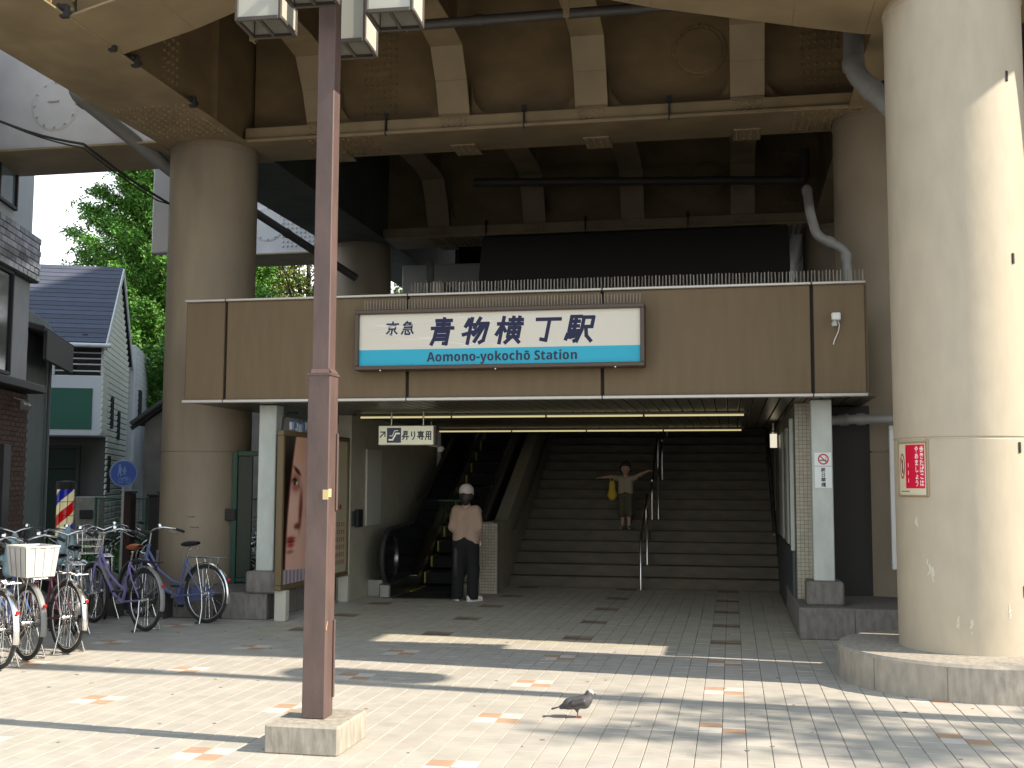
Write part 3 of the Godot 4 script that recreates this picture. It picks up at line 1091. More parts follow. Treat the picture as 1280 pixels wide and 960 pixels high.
func escalator() -> void:
	# parapet between escalator and stairs with a tiled end
	var p := thing("parapet_wall", "sloping parapet between escalator and stairs with a small-tiled front end", "wall", v(-3.47, 0, 16))
	var g := Geo.new()
	g.prism(PackedVector2Array([Vector2(16.02, 0), Vector2(27, 0), Vector2(27, 6.2), Vector2(17.0, 1.02), Vector2(16.02, 1.02)]), Vector3(-3.60, 0, 0), v(0, 0, 1), Vector3.UP, Vector3(0.2, 0, 0))
	pw("wall_face", g, mat(Color(0.27, 0.255, 0.19), 0.55, "soft", Vector3(0.8, 0.8, 0.8)), p)
	g = Geo.new()
	g.bx(-3.61, -3.34, 0, 1.0, 16.0, 16.1)
	pw("pier", g, M.concrete_dark, p)
	g = Geo.new()
	tiled_face(g, v(-3.608, 0, 15.998), Vector3.RIGHT, Vector3.UP, v(0, 0, -1), 6, 23, 0.0435)
	var tm := mat(Color(0.50, 0.44, 0.34), 0.3)
	tm.vertex_color_use_as_albedo = true
	stuff(pw("wall_tiles", g, tm, p))
	# escalator
	var o := thing("escalator", "dark narrow escalator with rounded black handrails climbing left of the stairs", "escalator", v(-4.2, 0, 15))
	for x in [-4.72, -3.68]:
		# balustrade outline: rounded newel, then up the slope
		var poly := PackedVector2Array()
		for i in 11:
			var a := -PI / 2 - PI * i / 10.0
			poly.append(Vector2(15.25 + 0.36 * cos(a), 0.55 + 0.36 * sin(a)))
		poly.append(Vector2(16.3, 0.95))
		poly.append(Vector2(26.5, 0.95 + 10.0 * 0.56))
		poly.append(Vector2(26.5, 0.2 + 10.0 * 0.56))
		poly.append(Vector2(16.5, 0.19))
		g = Geo.new()
		g.prism(poly, Vector3(x - 0.015, 0, 0), v(0, 0, 1), Vector3.UP, Vector3(0.03, 0, 0))
		pw("balustrade", g, mat(Color(0.02, 0.02, 0.022), 0.15), o)
		var rail: Array = []
		for i in 12:
			var a := -PI / 2 + 0.25 - PI * i / 10.0
			rail.append(v(x, 0.55 + 0.40 * sin(a), 15.25 + 0.40 * cos(a)))
		rail.resize(11)
		rail.append(v(x, 0.99, 16.3))
		rail.append(v(x, 0.99 + 10.0 * 0.56, 26.5))
		g = Geo.new()
		g.tube(rail, 0.035, 10)
		pw("handrail", g, M.rubber, o)
		g = Geo.new()
		g.bx(x - 0.08, x + 0.08, 0.0, 0.2, 14.98, 16.5, 0.02)
		g.bar(v(x, 0.15, 16.4), v(x, 0.15 + 10.0 * 0.56, 26.5), 0.16, 0.12, 0.01)
		pw("skirt", g, M.stainless, o)
		g = Geo.new()
		g.lathe([Vector2(0.30, -0.03), Vector2(0.30, 0.03), Vector2(0.24, 0.04), Vector2(0.24, -0.04), Vector2(0.30, -0.03)], v(x, 0.55, 15.25), 24, Vector3.RIGHT, PI * 0.5, PI * 1.5)
		pw("newel_trim", g, M.stainless, o)
	for i in 20:
		var d := 15.9 + i * 0.38
		var y := maxf(0.0, (i - 1) * 0.213)
		g = Geo.new()
		g.bx(-4.62, -3.78, y - 0.15, y + 0.02, d, d + 0.4, 0.006)
		var st := pw("step", g, mat(Color(0.009, 0.009, 0.01), 0.9), o)
		g = Geo.new()
		g.bx(-4.62, -4.565, y + 0.02, y + 0.026, d, d + 0.38, 0.001)
		g.bx(-4.62, -4.59, y - 0.14, y + 0.02, d - 0.006, d - 0.001, 0.001)
		pw("step_edge", g, mat(Color(0.30, 0.26, 0.03), 0.5), st)
	g = Geo.new()
	g.bx(-4.62, -3.78, 0.001, 0.014, 15.0, 15.88, 0.004)
	pw("comb_plate", g, mat(Color(0.10, 0.10, 0.10), 0.4, "", Vector3.ONE, 0.8), o)
	g = Geo.new()
	g.bx(-5.06, -4.8, 0, 0.22, 15.3, 19.0)
	g.prism(PackedVector2Array([Vector2(16.5, 0.2), Vector2(26.5, 5.8), Vector2(26.5, 5.0), Vector2(18.0, 0.2)]), Vector3(-5.06, 0, 0), v(0, 0, 1), Vector3.UP, Vector3(0.26, 0, 0))
	pw("side_deck", g, M.stainless, o)


# ---------------------------------------------------------------- plinths and pillars
func plinths() -> void:
	for k in 2:
		var sx := 1.0 if k == 0 else -1.0
		var px := 0.945 if k == 0 else -5.36
		var x0 := 0.66 if k == 0 else -5.30
		var x1 := 2.6 if k == 0 else -8.1
		var o := thing("plinth", ["low grey concrete plinth under the white pillar at right, beside the stairs hall", "low grey concrete plinth under the left column, behind the bicycles"][k], "plinth", v((x0 + x1) / 2, 0, 13), "concrete plinths along the entrance")
		var g := Geo.new()
		if k == 0:
			g.bx(x0, x1, 0, 0.325, 12.06, 14.8, 0.012)
		else:
			g.bx(x1, x0, 0, 0.31, 12.32, 14.9, 0.012)
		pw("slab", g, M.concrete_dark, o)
		for j in 3:
			g = Geo.new()
			var jx := x0 + sx * (0.55 + j * 0.62)
			g.bx(jx, jx + 0.006, 0.01, 0.3, (12.057 if k == 0 else 12.317), 12.1)
			pw("joint", g, M.dark, o)
		var b := thing("pillar", ["white square pillar with a no-smoking sticker standing on a concrete block at right", "pale square pillar standing on a concrete block beside the poster board"][k], "pillar", v(px, 0.32, 12.5), "square pillars under the canopy")
		g = Geo.new()
		var yb := 0.325 if k == 0 else 0.31
		g.bx(px - 0.19, px + 0.19, yb, yb + 0.25, 12.28, 12.68, 0.02)
		pw("block", g, M.concrete_dark, b)
		g = Geo.new()
		g.bx(px - 0.108, px + 0.108, yb + 0.25, 2.497, 12.38, 12.6, 0.008)
		pw("shaft", g, M.white_paint, b)
		if k == 0:
			var im := Image.create(96, 200, false, Image.FORMAT_RGB8)
			im.fill(Color(0.86, 0.88, 0.87))
			im.fill_rect(Rect2i(0, 76, 96, 3), Color(0.5, 0.55, 0.6))
			var c := Vector2(50, 38)
			for i in 40:
				var a := TAU * i / 40
				stroke(im, c + Vector2(cos(a), sin(a)) * 27, c + Vector2(cos(a + 0.17), sin(a + 0.17)) * 27, 7, Color(0.72, 0.10, 0.16))
			stroke(im, Vector2(32, 44), Vector2(66, 44), 6, Color(0.15, 0.15, 0.17))
			stroke(im, Vector2(62, 34), Vector2(66, 26), 3, Color(0.15, 0.15, 0.17))
			stroke(im, Vector2(32, 20), Vector2(69, 57), 6, Color(0.72, 0.10, 0.16))
			for i in 4:
				glyph(im, "終日禁煙"[i], Vector2(36, 86 + i * 28), 25, 24, 3.2, Color(0.08, 0.08, 0.12))
			g = Geo.new()
			var z := 12.376
			g.quad(v(px - 0.08, 1.93, z), v(px + 0.095, 1.93, z), v(px + 0.095, 1.555, z), v(px - 0.08, 1.555, z), v(0, 0, -1), true)
			pw("sticker", g, picture(im, 0.4), b)
	# dark recess between pillar and rear column, with a white-framed notice board
	var r := thing("recess_panel", "dark panel standing in for the shaded void behind the white pillar", "door", v(1.2, 0.32, 13.6))
	var g := Geo.new()
	g.bx(0.93, 2.4, 0.32, 2.5, 13.5, 13.6, 0.01)
	pw("leaf", g, M.dark, r)  # dark colour stands in for shade in the gap, no real door
	g = Geo.new()
	g.blob(v(1.02, 1.2, 13.47), Vector3(0.025, 0.025, 0.025), 8, 6)
	pw("handle", g, M.stainless, r)  # knob invented along with the panel
	var nb := thing("notice_board", "white-framed notice board seen edge-on between the two right columns", "notice board", v(1.9, 0.7, 13.0))
	g = Geo.new()
	for q in [[1.71, 2.6, 2.2, 2.245], [1.71, 2.6, 0.665, 0.71], [1.71, 1.76, 0.71, 2.2], [2.555, 2.6, 0.71, 2.2]]:
		g.bx(q[0], q[1], q[2], q[3], 12.95, 13.02, 0.006)
	pw("frame", g, M.white, nb)
	g = Geo.new()
	g.bx(1.76, 2.555, 0.71, 2.2, 12.985, 13.01)
	pw("board", g, mat(Color(0.25, 0.24, 0.2), 0.6), nb)


# ---------------------------------------------------------------- pipes
func pipe(label: String, pts: Array, r: float, m: Material, collars: Array, group := "grey drain pipes under the viaduct") -> void:
	var o := thing("drain_pipe", label, "pipe", pts[pts.size() - 1], group)
	var g := Geo.new()
	var q: Array = []
	for i in pts.size():
		if i > 0 and i < pts.size() - 1:
			var a: Vector3 = (pts[i - 1] - pts[i]).normalized() * r * 1.6
			var b: Vector3 = (pts[i + 1] - pts[i]).normalized() * r * 1.6
			for k in 5:
				var t := k / 4.0
				q.append(pts[i] + a * (1 - t) * (1 - t) + b * t * t)
		else:
			q.append(pts[i])
	g.tube(q, r, 16)
	pw("pipe", g, m, o)
	for c in collars:
		var i: int = int(c)
		var f: float = c - i
		var p: Vector3 = pts[i].lerp(pts[i + 1], f)
		var dir: Vector3 = (pts[i + 1] - pts[i]).normalized()
		g = Geo.new()
		g.tube([p - dir * 0.05, p - dir * 0.045, p + dir * 0.045, p + dir * 0.05], [r + 0.004, r + 0.012, r + 0.012, r + 0.004], 16)
		pw("collar", g, m, o)


func pipes() -> void:
	pipe("short grey drain pipe bending from the beam to the sunlit front column", [v(1.27, 6.3, 11.5), v(1.24, 5.68, 11.3), v(1.75, 4.86, 10.75)], 0.10, M.pipe, [0.85, 1.3, 1.75])
	pipe("grey drain stub beside the front column top, right of the bent pipe", [v(1.72, 5.55, 11.2), v(1.48, 5.42, 11.2)], 0.09, M.pipe_dark, [0.8])
	pipe("grey drain pipe running under the left girder to the left column", [v(-8.05, 6.75, 12.5), v(-8.08, 6.47, 12.4), v(-7.45, 5.8, 13.9)], 0.09, M.pipe, [1.1, 0.5])
	pipe("dark pipe hung along the second crossbeam", [v(-4.2, 6.62, 18.0), v(1.2, 6.40, 18.0), v(1.2, 6.9, 18.0)], 0.07, M.pipe_dark, [0.3, 0.6])
	pipe("grey elbow pipe dropping to the right end of the canopy roof", [v(0.97, 5.3, 14.3), v(0.93, 4.78, 13.3), v(0.99, 4.46, 13.2), v(1.32, 4.27, 13.2), v(1.34, 3.5, 13.2)], 0.056, M.pipe, [0.12, 2.45, 3.1, 3.75])
	pipe("long dark pipe hung across the front ribs near the top of the frame", [v(-4.3, 6.56, 11.4), v(1.3, 6.56, 11.4)], 0.055, M.pipe_dark, [0.3, 0.6])
	pipe("grey pipe leaving the canopy soffit toward the front column", [v(1.0, 2.47, 13.3), v(1.05, 2.3, 13.05), v(1.25, 2.31, 12.9), v(2.3, 2.31, 12.8)], 0.055, M.pipe, [1.9, 2.15])
	pipe("dark sloping pipe behind the left column", [v(-8.2, 6.35, 17.5), v(-6.6, 5.25, 19.0)], 0.07, M.pipe_dark, [0.4])
	for x in RIBS:
		var h := Geo.new()
		h.bx(x - 0.035, x + 0.035, 6.5, 7.07, 11.34, 11.36, 0.002)
		h.ring(v(x, 6.56, 11.4), Vector3.RIGHT, 0.058, 0.012, 16, 5)
		tag(pw("pipe_hanger", h, M.steel_tan), "flat tan hanger holding the front pipe under rib number %s from the left" % ["one", "two", "three", "four"][RIBS.find(x)], "bracket", "pipe hangers")


# ---------------------------------------------------------------- the street at left
func window(parent: Node, m: Vector3, w: float, h: float, nn: Vector3, frame: Material, pane: Material, bars := 1) -> void:
	var u := Vector3.UP.cross(nn)
	var b := Basis(u, Vector3.UP, nn)
	var g := Geo.new()
	for s in [-1.0, 1.0]:
		g.box(m + u * (s * (w / 2 - 0.025)), Vector3(0.05, h, 0.08), 0.004, b)
		g.box(m + Vector3.UP * (s * (h / 2 - 0.025)), Vector3(w - 0.1, 0.05, 0.078), 0.004, b)
	for i in bars:
		g.box(m + u * (-w / 2 + w * (i + 1) / (bars + 1)), Vector3(0.035, h - 0.1, 0.06), 0.003, b)
	var f := pl("window", g, frame, parent)
	g = Geo.new()
	g.box(m, Vector3(w - 0.1, h - 0.1, 0.012), 0, b)
	pl("pane", g, pane, f)


func left_street() -> void:
	var dark_glass := mat(Color(0.035, 0.045, 0.05), 0.08)
	var white_frame := mat(Color(0.6, 0.6, 0.6), 0.4)
	var turn := deg_to_rad(23)
	# --- siding house with slate roof
	var h := thing("siding_house", "two-storey pale clapboard house with blue-grey gable roof and railed balcony", "house", v(-13.87, 0, 22.85), "", turn)
	var side_m := mat(Color(0.86, 0.88, 0.76), 0.6, "soft", Vector3(0.5, 0.5, 0.5))
	var wall_m := mat(Color(0.30, 0.30, 0.27), 0.8, "soft", Vector3(0.4, 0.4, 0.4))
	var g := Geo.new()
	g.prism(PackedVector2Array([Vector2(-0.9, 0), Vector2(-4.4, 0), Vector2(-4.4, 4.55), Vector2(-2.2, 6.6), Vector2(-0.2, 4.75), Vector2(-0.9, 4.6)]), Vector3(-7, 0, 0), Vector3(0, 0, 1), Vector3.UP, Vector3(6.98, 0, 0))
	var wall := pl("wall", g, mat(Color(0.10, 0.10, 0.09), 0.8), h)
	for i in 44:
		var y := 0.5 + i * 0.138
		var z0 := 0.0 if y < 4.55 else -2.2 * (y - 4.55) / 2.05
		var z1 := -4.42 if y < 4.4 else -4.52 + 2.2 * (y - 4.4) / 2.2
		if y < 2.6:
			z0 = -0.9
		if z0 - z1 < 0.15:
			continue
		g = Geo.new()
		g.box(Vector3(0.0, y, (z0 + z1) / 2), Vector3(0.035, 0.106, z0 - z1), 0.004, Basis(Vector3(0, 0, 1), -0.2))
		pl("clapboard", g, side_m, wall)
	g = Geo.new()
	for s in [-1.0, 1.0]:
		var a := Vector3(-3.47, 6.78, -2.2)
		var b := Vector3(-3.47, 4.62, -2.2 + s * 2.42)
		var dir := (b - a).normalized()
		var nn := Vector3.RIGHT.cross(dir)
		g.box((a + b) / 2, Vector3(7.1, 0.06, a.distance_to(b)), 0.01, Basis(Vector3.RIGHT, nn, Vector3.RIGHT.cross(nn)))
	var roof := pl("roof", g, mat(Color(0.06, 0.066, 0.095), 0.8, "soft", Vector3(1, 1, 1)), h)
	for i in 18:
		var f := i / 18.0
		g = Geo.new()
		var a := Vector3(-3.47, 6.82 - f * 2.16, -2.18 + f * 2.42)
		g.box(a + Vector3(0, -0.05, 0.06), Vector3(7.1, 0.018, 0.17), 0.003, Basis(Vector3.RIGHT, 0.70))
		pl("shingle_course", g, mat(Color(0.06, 0.066, 0.095) * (1.0 + 0.12 * (i % 3)), 0.85, "soft", Vector3(1, 1, 1)), roof)
	g = Geo.new()
	for s in [-1.0, 1.0]:
		g.bar(Vector3(0.09, 6.74, -2.2), Vector3(0.09, 4.56, -2.2 + s * 2.45), 0.03, 0.16, 0.005)
	pl("barge_board", g, white_frame, roof)
	g = Geo.new()
	g.tube([Vector3(-7, 4.62, 0.28), Vector3(0.2, 4.60, 0.28)], 0.05, 8)
	pl("gutter", g, white_frame, roof)
	for i in 3:
		g = Geo.new()
		g.box(Vector3(-2.0 + i * 0.8, 4.86, 0.02), Vector3(0.12, 0.05, 0.06), 0.01)
		pl("snow_guard", g, M.black, roof)
	# bay and balcony
	g = Geo.new()
	g.box(Vector3(-1.6, 3.27, -0.45), Vector3(3.2, 1.36, 0.9), 0.02)
	var bay := pl("bay", g, mat(Color(0.60, 0.61, 0.63), 0.55), h)
	g = Geo.new()
	g.box(Vector3(-0.95, 3.2, 0.005), Vector3(1.5, 0.92, 0.02), 0.005)
	pl("glass_panel", g, mat(Color(0.05, 0.14, 0.10), 0.12), bay)
	for y in [4.05, 4.2, 4.33, 4.46, 4.62]:
		g = Geo.new()
		g.bar(Vector3(-3.2, y, -0.02), Vector3(0, y, -0.02), 0.03, 0.03 if y < 4.6 else 0.05, 0.004)
		g.bar(Vector3(-0.02, y, -0.02), Vector3(-0.02, y, -0.88), 0.03, 0.03 if y < 4.6 else 0.05, 0.004)
		pl("balcony_rail", g, white_frame, bay)
	for x in [-3.18, -2.1, -1.05, -0.02]:
		g = Geo.new()
		g.box(Vector3(x, 4.29, -0.02), Vector3(0.05, 0.68, 0.05), 0.004)
		pl("balcony_post", g, white_frame, bay)
	g = Geo.new()
	g.blob(Vector3(-0.9, 4.12, -0.4), Vector3(0.3, 0.2, 0.16), 9, 6)
	pl("balcony_plant", g, mat(Color(0.05, 0.07, 0.025), 0.9, "grain", Vector3(4, 4, 4)), bay)
	# ground floor shop front
	g = Geo.new()
	for q in [[-2.5, -2.42, 0.0, 2.35], [-0.62, -0.54, 0.0, 2.35]]:
		g.box(Vector3((q[0] + q[1]) / 2, 1.18, -0.82), Vector3(0.08, 2.35, 0.12), 0.006)
	g.box(Vector3(-1.52, 2.36, -0.82), Vector3(1.96, 0.08, 0.12), 0.006)
	g.box(Vector3(-1.52, 1.9, -0.82), Vector3(1.8, 0.04, 0.1), 0.004)
	g.box(Vector3(-1.4, 1.0, -0.82), Vector3(0.06, 2.0, 0.1), 0.004)
	var door := pl("door", g, M.black, h)
	g = Geo.new()
	g.box(Vector3(-1.52, 1.18, -0.84), Vector3(1.8, 2.3, 0.012))
	pl("pane", g, mat(Color(0.03, 0.045, 0.035), 0.1), door)
	g = Geo.new()
	g.tube([Vector3(-2.2, 2.2, -0.80), Vector3(-1.3, 2.2, -0.80)], 0.022, 8)
	pl("shop_light", g, glow(Color(1, 0.95, 0.8), 0.3), door)
	g = Geo.new()
	g.box(Vector3(-1.9, 1.45, -0.80), Vector3(0.12, 0.45, 0.03), 0.01)
	pl("mirror_light", g, glow(Color(1, 0.95, 0.85), 0.2), door)
	for q in [[0.02, 3.2, -1.4, 0.28, 0.75], [0.02, 2.95, -2.6, 0.26, 0.7], [0.02, 1.75, -1.2, 0.26, 0.85]]:
		window(h, Vector3(q[0], q[1], q[2]), q[3], q[4], Vector3.RIGHT, M.black, dark_glass, 0)
	g = Geo.new()
	g.box(Vector3(-0.25, 0.62, -0.45), Vector3(0.55, 1.24, 0.8), 0.02)
	pl("gate_pier", g, M.concrete, h)
	g = Geo.new()
	g.box(Vector3(-0.25, 0.85, -0.04), Vector3(0.28, 0.2, 0.03), 0.01)
	pl("letter_box", g, M.dark, h)
	# --- white block behind it
	var w := thing("white_house", "narrow white-sided house behind the clapboard house", "house", h.to_global(Vector3(0, 0, -4.6)), "", turn)
	g = Geo.new()
	g.box(Vector3(-2.0, 2.6, -1.8), Vector3(4.3, 5.2, 3.6), 0.02)
	var ww := pl("wall", g, mat(Color(0.62, 0.64, 0.66), 0.6), w)
	for i in 36:
		g = Geo.new()
		g.box(Vector3(0.16, 0.2 + i * 0.139, -1.8), Vector3(0.026, 0.118, 3.56), 0.003, Basis(Vector3(0, 0, 1), -0.12))
		pl("clapboard", g, mat(Color(0.62, 0.64, 0.66), 0.6), ww)
	window(w, Vector3(0.2, 3.6, -0.8), 0.3, 0.9, Vector3.RIGHT, M.black, dark_glass, 0)
	# --- building at the left edge
	var b := thing("corner_building", "building at the left edge with brown brick base, glazed tile band and white upper wall", "building", v(-10.42, 0, 15.2), "", deg_to_rad(17))
	g = Geo.new()
	g.box(Vector3(-3, 1.45, 4), Vector3(5.94, 2.9, 8.0), 0.02)
	var base := pl("brick_wall", g, mat(Color(0.055, 0.035, 0.024), 0.9), b)
	g = Geo.new()
	for k in 40:
		for j in 13:
			g.tint = Color(1, 1, 1) * rng.randf_range(0.7, 1.1)
			g.box(Vector3(-0.026, 0.04 + k * 0.072, 0.11 + j * 0.222 + (0.11 if k % 2 else 0.0)), Vector3(0.02, 0.06, 0.21), 0)
	g.tint = Color(1, 1, 1)
	var bm := mat(Color(0.125, 0.065, 0.042), 0.85)
	bm.vertex_color_use_as_albedo = true
	stuff(pl("bricks", g, bm, base))
	g = Geo.new()
	g.box(Vector3(0.06, 2.97, 4), Vector3(0.3, 0.13, 8.1), 0.02)
	pl("ledge", g, M.black, b)
	g = Geo.new()
	g.box(Vector3(-3, 3.82, 4), Vector3(5.9, 1.56, 7.9), 0.02)
	var mid := pl("white_wall", g, mat(Color(0.48, 0.49, 0.50), 0.6, "soft", Vector3(0.5, 0.5, 0.5)), b)
	for z in [1.35, 3.4]:
		window(b, Vector3(-0.04, 3.85, z + 0.3), 1.5, 1.5, Vector3.RIGHT, M.black, dark_glass, 1)
	g = Geo.new()
	g.box(Vector3(-2.95, 4.95, 4), Vector3(6.0, 0.7, 8.1), 0.02)
	var band := pl("tile_band", g, mat(Color(0.09, 0.095, 0.10), 0.7), b)
	for k in 7:
		for j in 16:
			g = Geo.new()
			var tone := rng.randf_range(0.2, 0.62)
			g.box(Vector3(0.055, 4.66 + k * 0.097, 0.06 + j * 0.2 + (0.1 if k % 2 else 0.0)), Vector3(0.02, 0.085, 0.185), 0.004)
			pl("glazed_tile", g, mat(Color(snappedf(tone, 0.06), snappedf(tone, 0.06), snappedf(tone, 0.06) * 1.08), 0.12), band)
	g = Geo.new()
	g.box(Vector3(-3.0, 7.0, 4), Vector3(5.9, 3.4, 7.9), 0.02)
	pl("upper_wall", g, mat(Color(0.62, 0.64, 0.66), 0.6), mid)
	for z in [1.4, 3.8]:
		window(b, Vector3(-0.04, 6.35, z + 0.2), 1.4, 1.7, Vector3.RIGHT, M.black, mat(Color(0.25, 0.33, 0.36), 0.06), 1)
	g = Geo.new()
	g.box(Vector3(0.02, 1.45, 1.1), Vector3(0.1, 1.3, 0.3), 0.01)
	pl("dark_sign", g, M.black, b)
	for z in [0.5, 0.68]:
		g = Geo.new()
		g.lathe([Vector2(0.03, 0), Vector2(0.06, 0.1), Vector2(0, 0.1)], Vector3(0.1, 2.74, z), 12, Vector3(0.4, -0.8, 0.3))
		g.tube([Vector3(-0.02, 2.8, z), Vector3(0.1, 2.76, z)], 0.014, 6)
		pl("spotlight", g, M.alu, b)
	# --- narrow house between them
	var n := thing("narrow_house", "narrow grey-green house with dark brown eaves squeezed beside the clapboard house", "house", v(-13.3, 0, 20.0), "", turn)
	g = Geo.new()
	g.box(Vector3(-2, 2.35, 1.2), Vector3(4, 4.7, 2.4), 0.02)
	pl("wall", g, mat(Color(0.20, 0.21, 0.185), 0.85, "soft", Vector3(0.4, 0.4, 0.4)), n)
	g = Geo.new()
	g.box(Vector3(-1.9, 4.85, 1.2), Vector3(4.7, 0.12, 3.0), 0.02, Basis(Vector3(0, 0, 1), -0.25))
	g.box(Vector3(0.38, 4.0, 1.2), Vector3(0.06, 0.55, 2.7), 0.02)
	pl("roof", g, mat(Color(0.035, 0.025, 0.02), 0.7), n)
	g = Geo.new()
	g.tube([Vector3(0.06, 4.2, 0.3), Vector3(0.06, 0.1, 0.3)], 0.035, 8)
	pl("downpipe", g, M.pipe, n)
	# --- grey stucco house by the column
	var s := thing("stucco_house", "small grey stucco house with a pitched roof beside the left column", "house", v(-14.0, 0, 25.0), "", deg_to_rad(6))
	g = Geo.new()
	g.prism(PackedVector2Array([Vector2(0, 0), Vector2(4, 0), Vector2(4, 3.0), Vector2(2, 4.4), Vector2(0, 3.0)]), Vector3.ZERO, Vector3.RIGHT, Vector3.UP, Vector3(0, 0, -5))
	pl("wall", g, mat(Color(0.26, 0.23, 0.20), 0.9, "blotch", Vector3(0.5, 0.5, 0.5)), s)
	g = Geo.new()
	g.bar(Vector3(-0.3, 2.86, 0.1), Vector3(-0.3, 2.86, 0.1) + Vector3(2.35, 1.66, 0), 0.05, 0.1)
	for q in [-1.0, 1.0]:
		g.box(Vector3(2 + q * 1.1, 3.75, -2.4), Vector3(2.75, 0.1, 5.5), 0.02, Basis(Vector3(0, 0, 1), -q * 0.61))
	pl("roof", g, mat(Color(0.07, 0.065, 0.065), 0.8), s)
	window(s, Vector3(1.0, 2.2, 0.02), 0.5, 0.85, Vector3(0, 0, 1), white_frame, dark_glass, 1)
	window(s, Vector3(0.55, 0.95, 0.02), 0.7, 0.6, Vector3(0, 0, 1), white_frame, dark_glass, 1)
	g = Geo.new()
	g.tube([Vector3(0.55, 4.0, 0.15), Vector3(0.55, 2.6, 0.15)], 0.03, 6)
	g.bar(Vector3(0.55, 4.0, 0.15), Vector3(2.0, 4.6, 0.15), 0.05, 0.05)
	pl("downpipe", g, M.white, s)
	# --- house seen between left column and pale pillar
	var f := thing("tiled_house", "low house with white eaves seen between the left column and the pale pillar", "house", v(-15.5, 0, 30.5), "", deg_to_rad(4))
	g = Geo.new()
	g.box(Vector3(2.5, 1.7, -3), Vector3(6, 3.4, 6), 0.02)
	pl("wall", g, mat(Color(0.32, 0.30, 0.27), 0.85, "soft", Vector3(0.4, 0.4, 0.4)), f)
	g = Geo.new()
	g.box(Vector3(2.5, 3.55, 0.1), Vector3(6.4, 0.16, 0.9), 0.02)
	g.box(Vector3(2.5, 2.95, 0.35), Vector3(6.4, 0.12, 0.8), 0.02)
	pl("eaves", g, M.white, f)
	g = Geo.new()
	g.box(Vector3(2.5, 4.2, -2.4), Vector3(6.6, 0.12, 5.4), 0.02, Basis(Vector3.RIGHT, 0.22))
	pl("roof", g, mat(Color(0.09, 0.09, 0.10), 0.8), f)
	window(f, Vector3(2.2, 2.3, 0.03), 2.4, 1.0, Vector3(0, 0, 1), white_frame, mat(Color(0.08, 0.10, 0.14), 0.1), 3)
	# --- fences
	var wf := thing("board_fence", "weathered brown board fence in front of the low white-eaved house", "fence", v(-13, 0, 27))
	for i in 18:
		g = Geo.new()
		g.bx(-14.6 + i * 0.2, -14.42 + i * 0.2, 0.5, 1.85, 27.0, 27.03, 0.004)
		var k := rng.randf_range(0.8, 1.2)
		pw("board", g, mat(Color(0.20 * k, 0.15 * k, 0.10 * k), 0.9), wf)
	var mf := thing("mesh_fence", "green wire-mesh fence along the bicycle yard behind the left column", "fence", v(-8.5, 0, 17.4))
	for i in 8:
		g = Geo.new()
		var x := -10.6 + i * 0.9
		g.tube([v(x, 0, 17.4 + i * 0.06), v(x, 1.32, 17.4 + i * 0.06)], 0.026, 8)
		pw("post", g, mat(Color(0.03, 0.10, 0.06), 0.5), mf)
	g = Geo.new()
	g.tube([v(-10.6, 1.3, 17.4), v(-4.3, 1.3, 17.82)], 0.02, 6)
	g.tube([v(-10.6, 0.1, 17.4), v(-4.3, 0.1, 17.82)], 0.015, 6)
	pw("rail", g, mat(Color(0.03, 0.10, 0.06), 0.5), mf)
	g = Geo.new()
	for i in 90:
		var x := -10.6 + i * 0.07
		g.bar(v(x, 0.1, 17.4 + (x + 10.6) * 0.0667), v(x, 1.3, 17.4 + (x + 10.6) * 0.0667), 0.005, 0.005)
	for i in 16:
		g.bar(v(-10.6, 0.12 + i * 0.075, 17.405), v(-4.3, 0.12 + i * 0.075, 17.825), 0.004, 0.004)
	stuff(pw("wire_mesh", g, mat(Color(0.03, 0.10, 0.06), 0.5), mf))
	for i in 2:
		var bp := thing("bollard_post", ["square brown timber post left of the blue road sign", "square dark timber post right of the blue road sign"][i], "post", v(-9.42 + i * 0.62, 0, 16.4), "timber posts by the blue sign")
		g = Geo.new()
		g.box(Vector3(0, 0.7, 0), Vector3(0.17, 1.4, 0.17), 0.012)
		pl("timber", g, mat(Color(0.06, 0.035, 0.028), 0.85, "streak", Vector3(2, 0.5, 2)), bp)
		g = Geo.new()
		g.box(Vector3(0, 1.42, 0), Vector3(0.2, 0.035, 0.2), 0.01)
		pl("cap", g, M.dark, bp)
	var ub := thing("utility_cabinet", "tall dark utility cabinet by the mesh fence left of the column", "cabinet", v(-9.2, 0, 17.0))
	g = Geo.new()
	g.box(Vector3(0, 0.68, 0), Vector3(0.3, 1.34, 0.26), 0.015)
	pl("body", g, M.dark, ub)
	g = Geo.new()
	g.box(Vector3(0, 1.37, 0), Vector3(0.34, 0.04, 0.3), 0.01)
	pl("lid", g, M.black, ub)
	# green steel gate next to the column
	var gate := thing("steel_gate", "narrow green steel gate frame between the left column and the pale pillar", "gate", v(-5.95, 0.3, 13.4))
	var gm := mat(Color(0.025, 0.075, 0.05), 0.5)
	for x in [-6.22, -5.86]:
		g = Geo.new()
		g.bx(x - 0.035, x + 0.035, 0.31, 1.98, 13.37, 13.44, 0.006)
		pw("upright", g, gm, gate)
	g = Geo.new()
	g.bx(-6.185, -5.895, 1.92, 1.98, 13.38, 13.43, 0.006)
	g.bx(-6.185, -5.895, 0.33, 0.38, 13.38, 13.43, 0.006)
	pw("crossbar", g, gm, gate)
	g = Geo.new()
	g.bx(-6.18, -5.99, 0.385, 1.915, 13.39, 13.42, 0.004)
	pw("leaf", g, mat(Color(0.04, 0.05, 0.035), 0.6), gate)
	g = Geo.new()
	g.bx(-6.33, -6.19, 1.1, 1.25, 13.34, 13.42, 0.01)
	pw("lock_box", g, M.dark, gate)
	# grass strip and hedge behind the fence
	var grass := Geo.new()
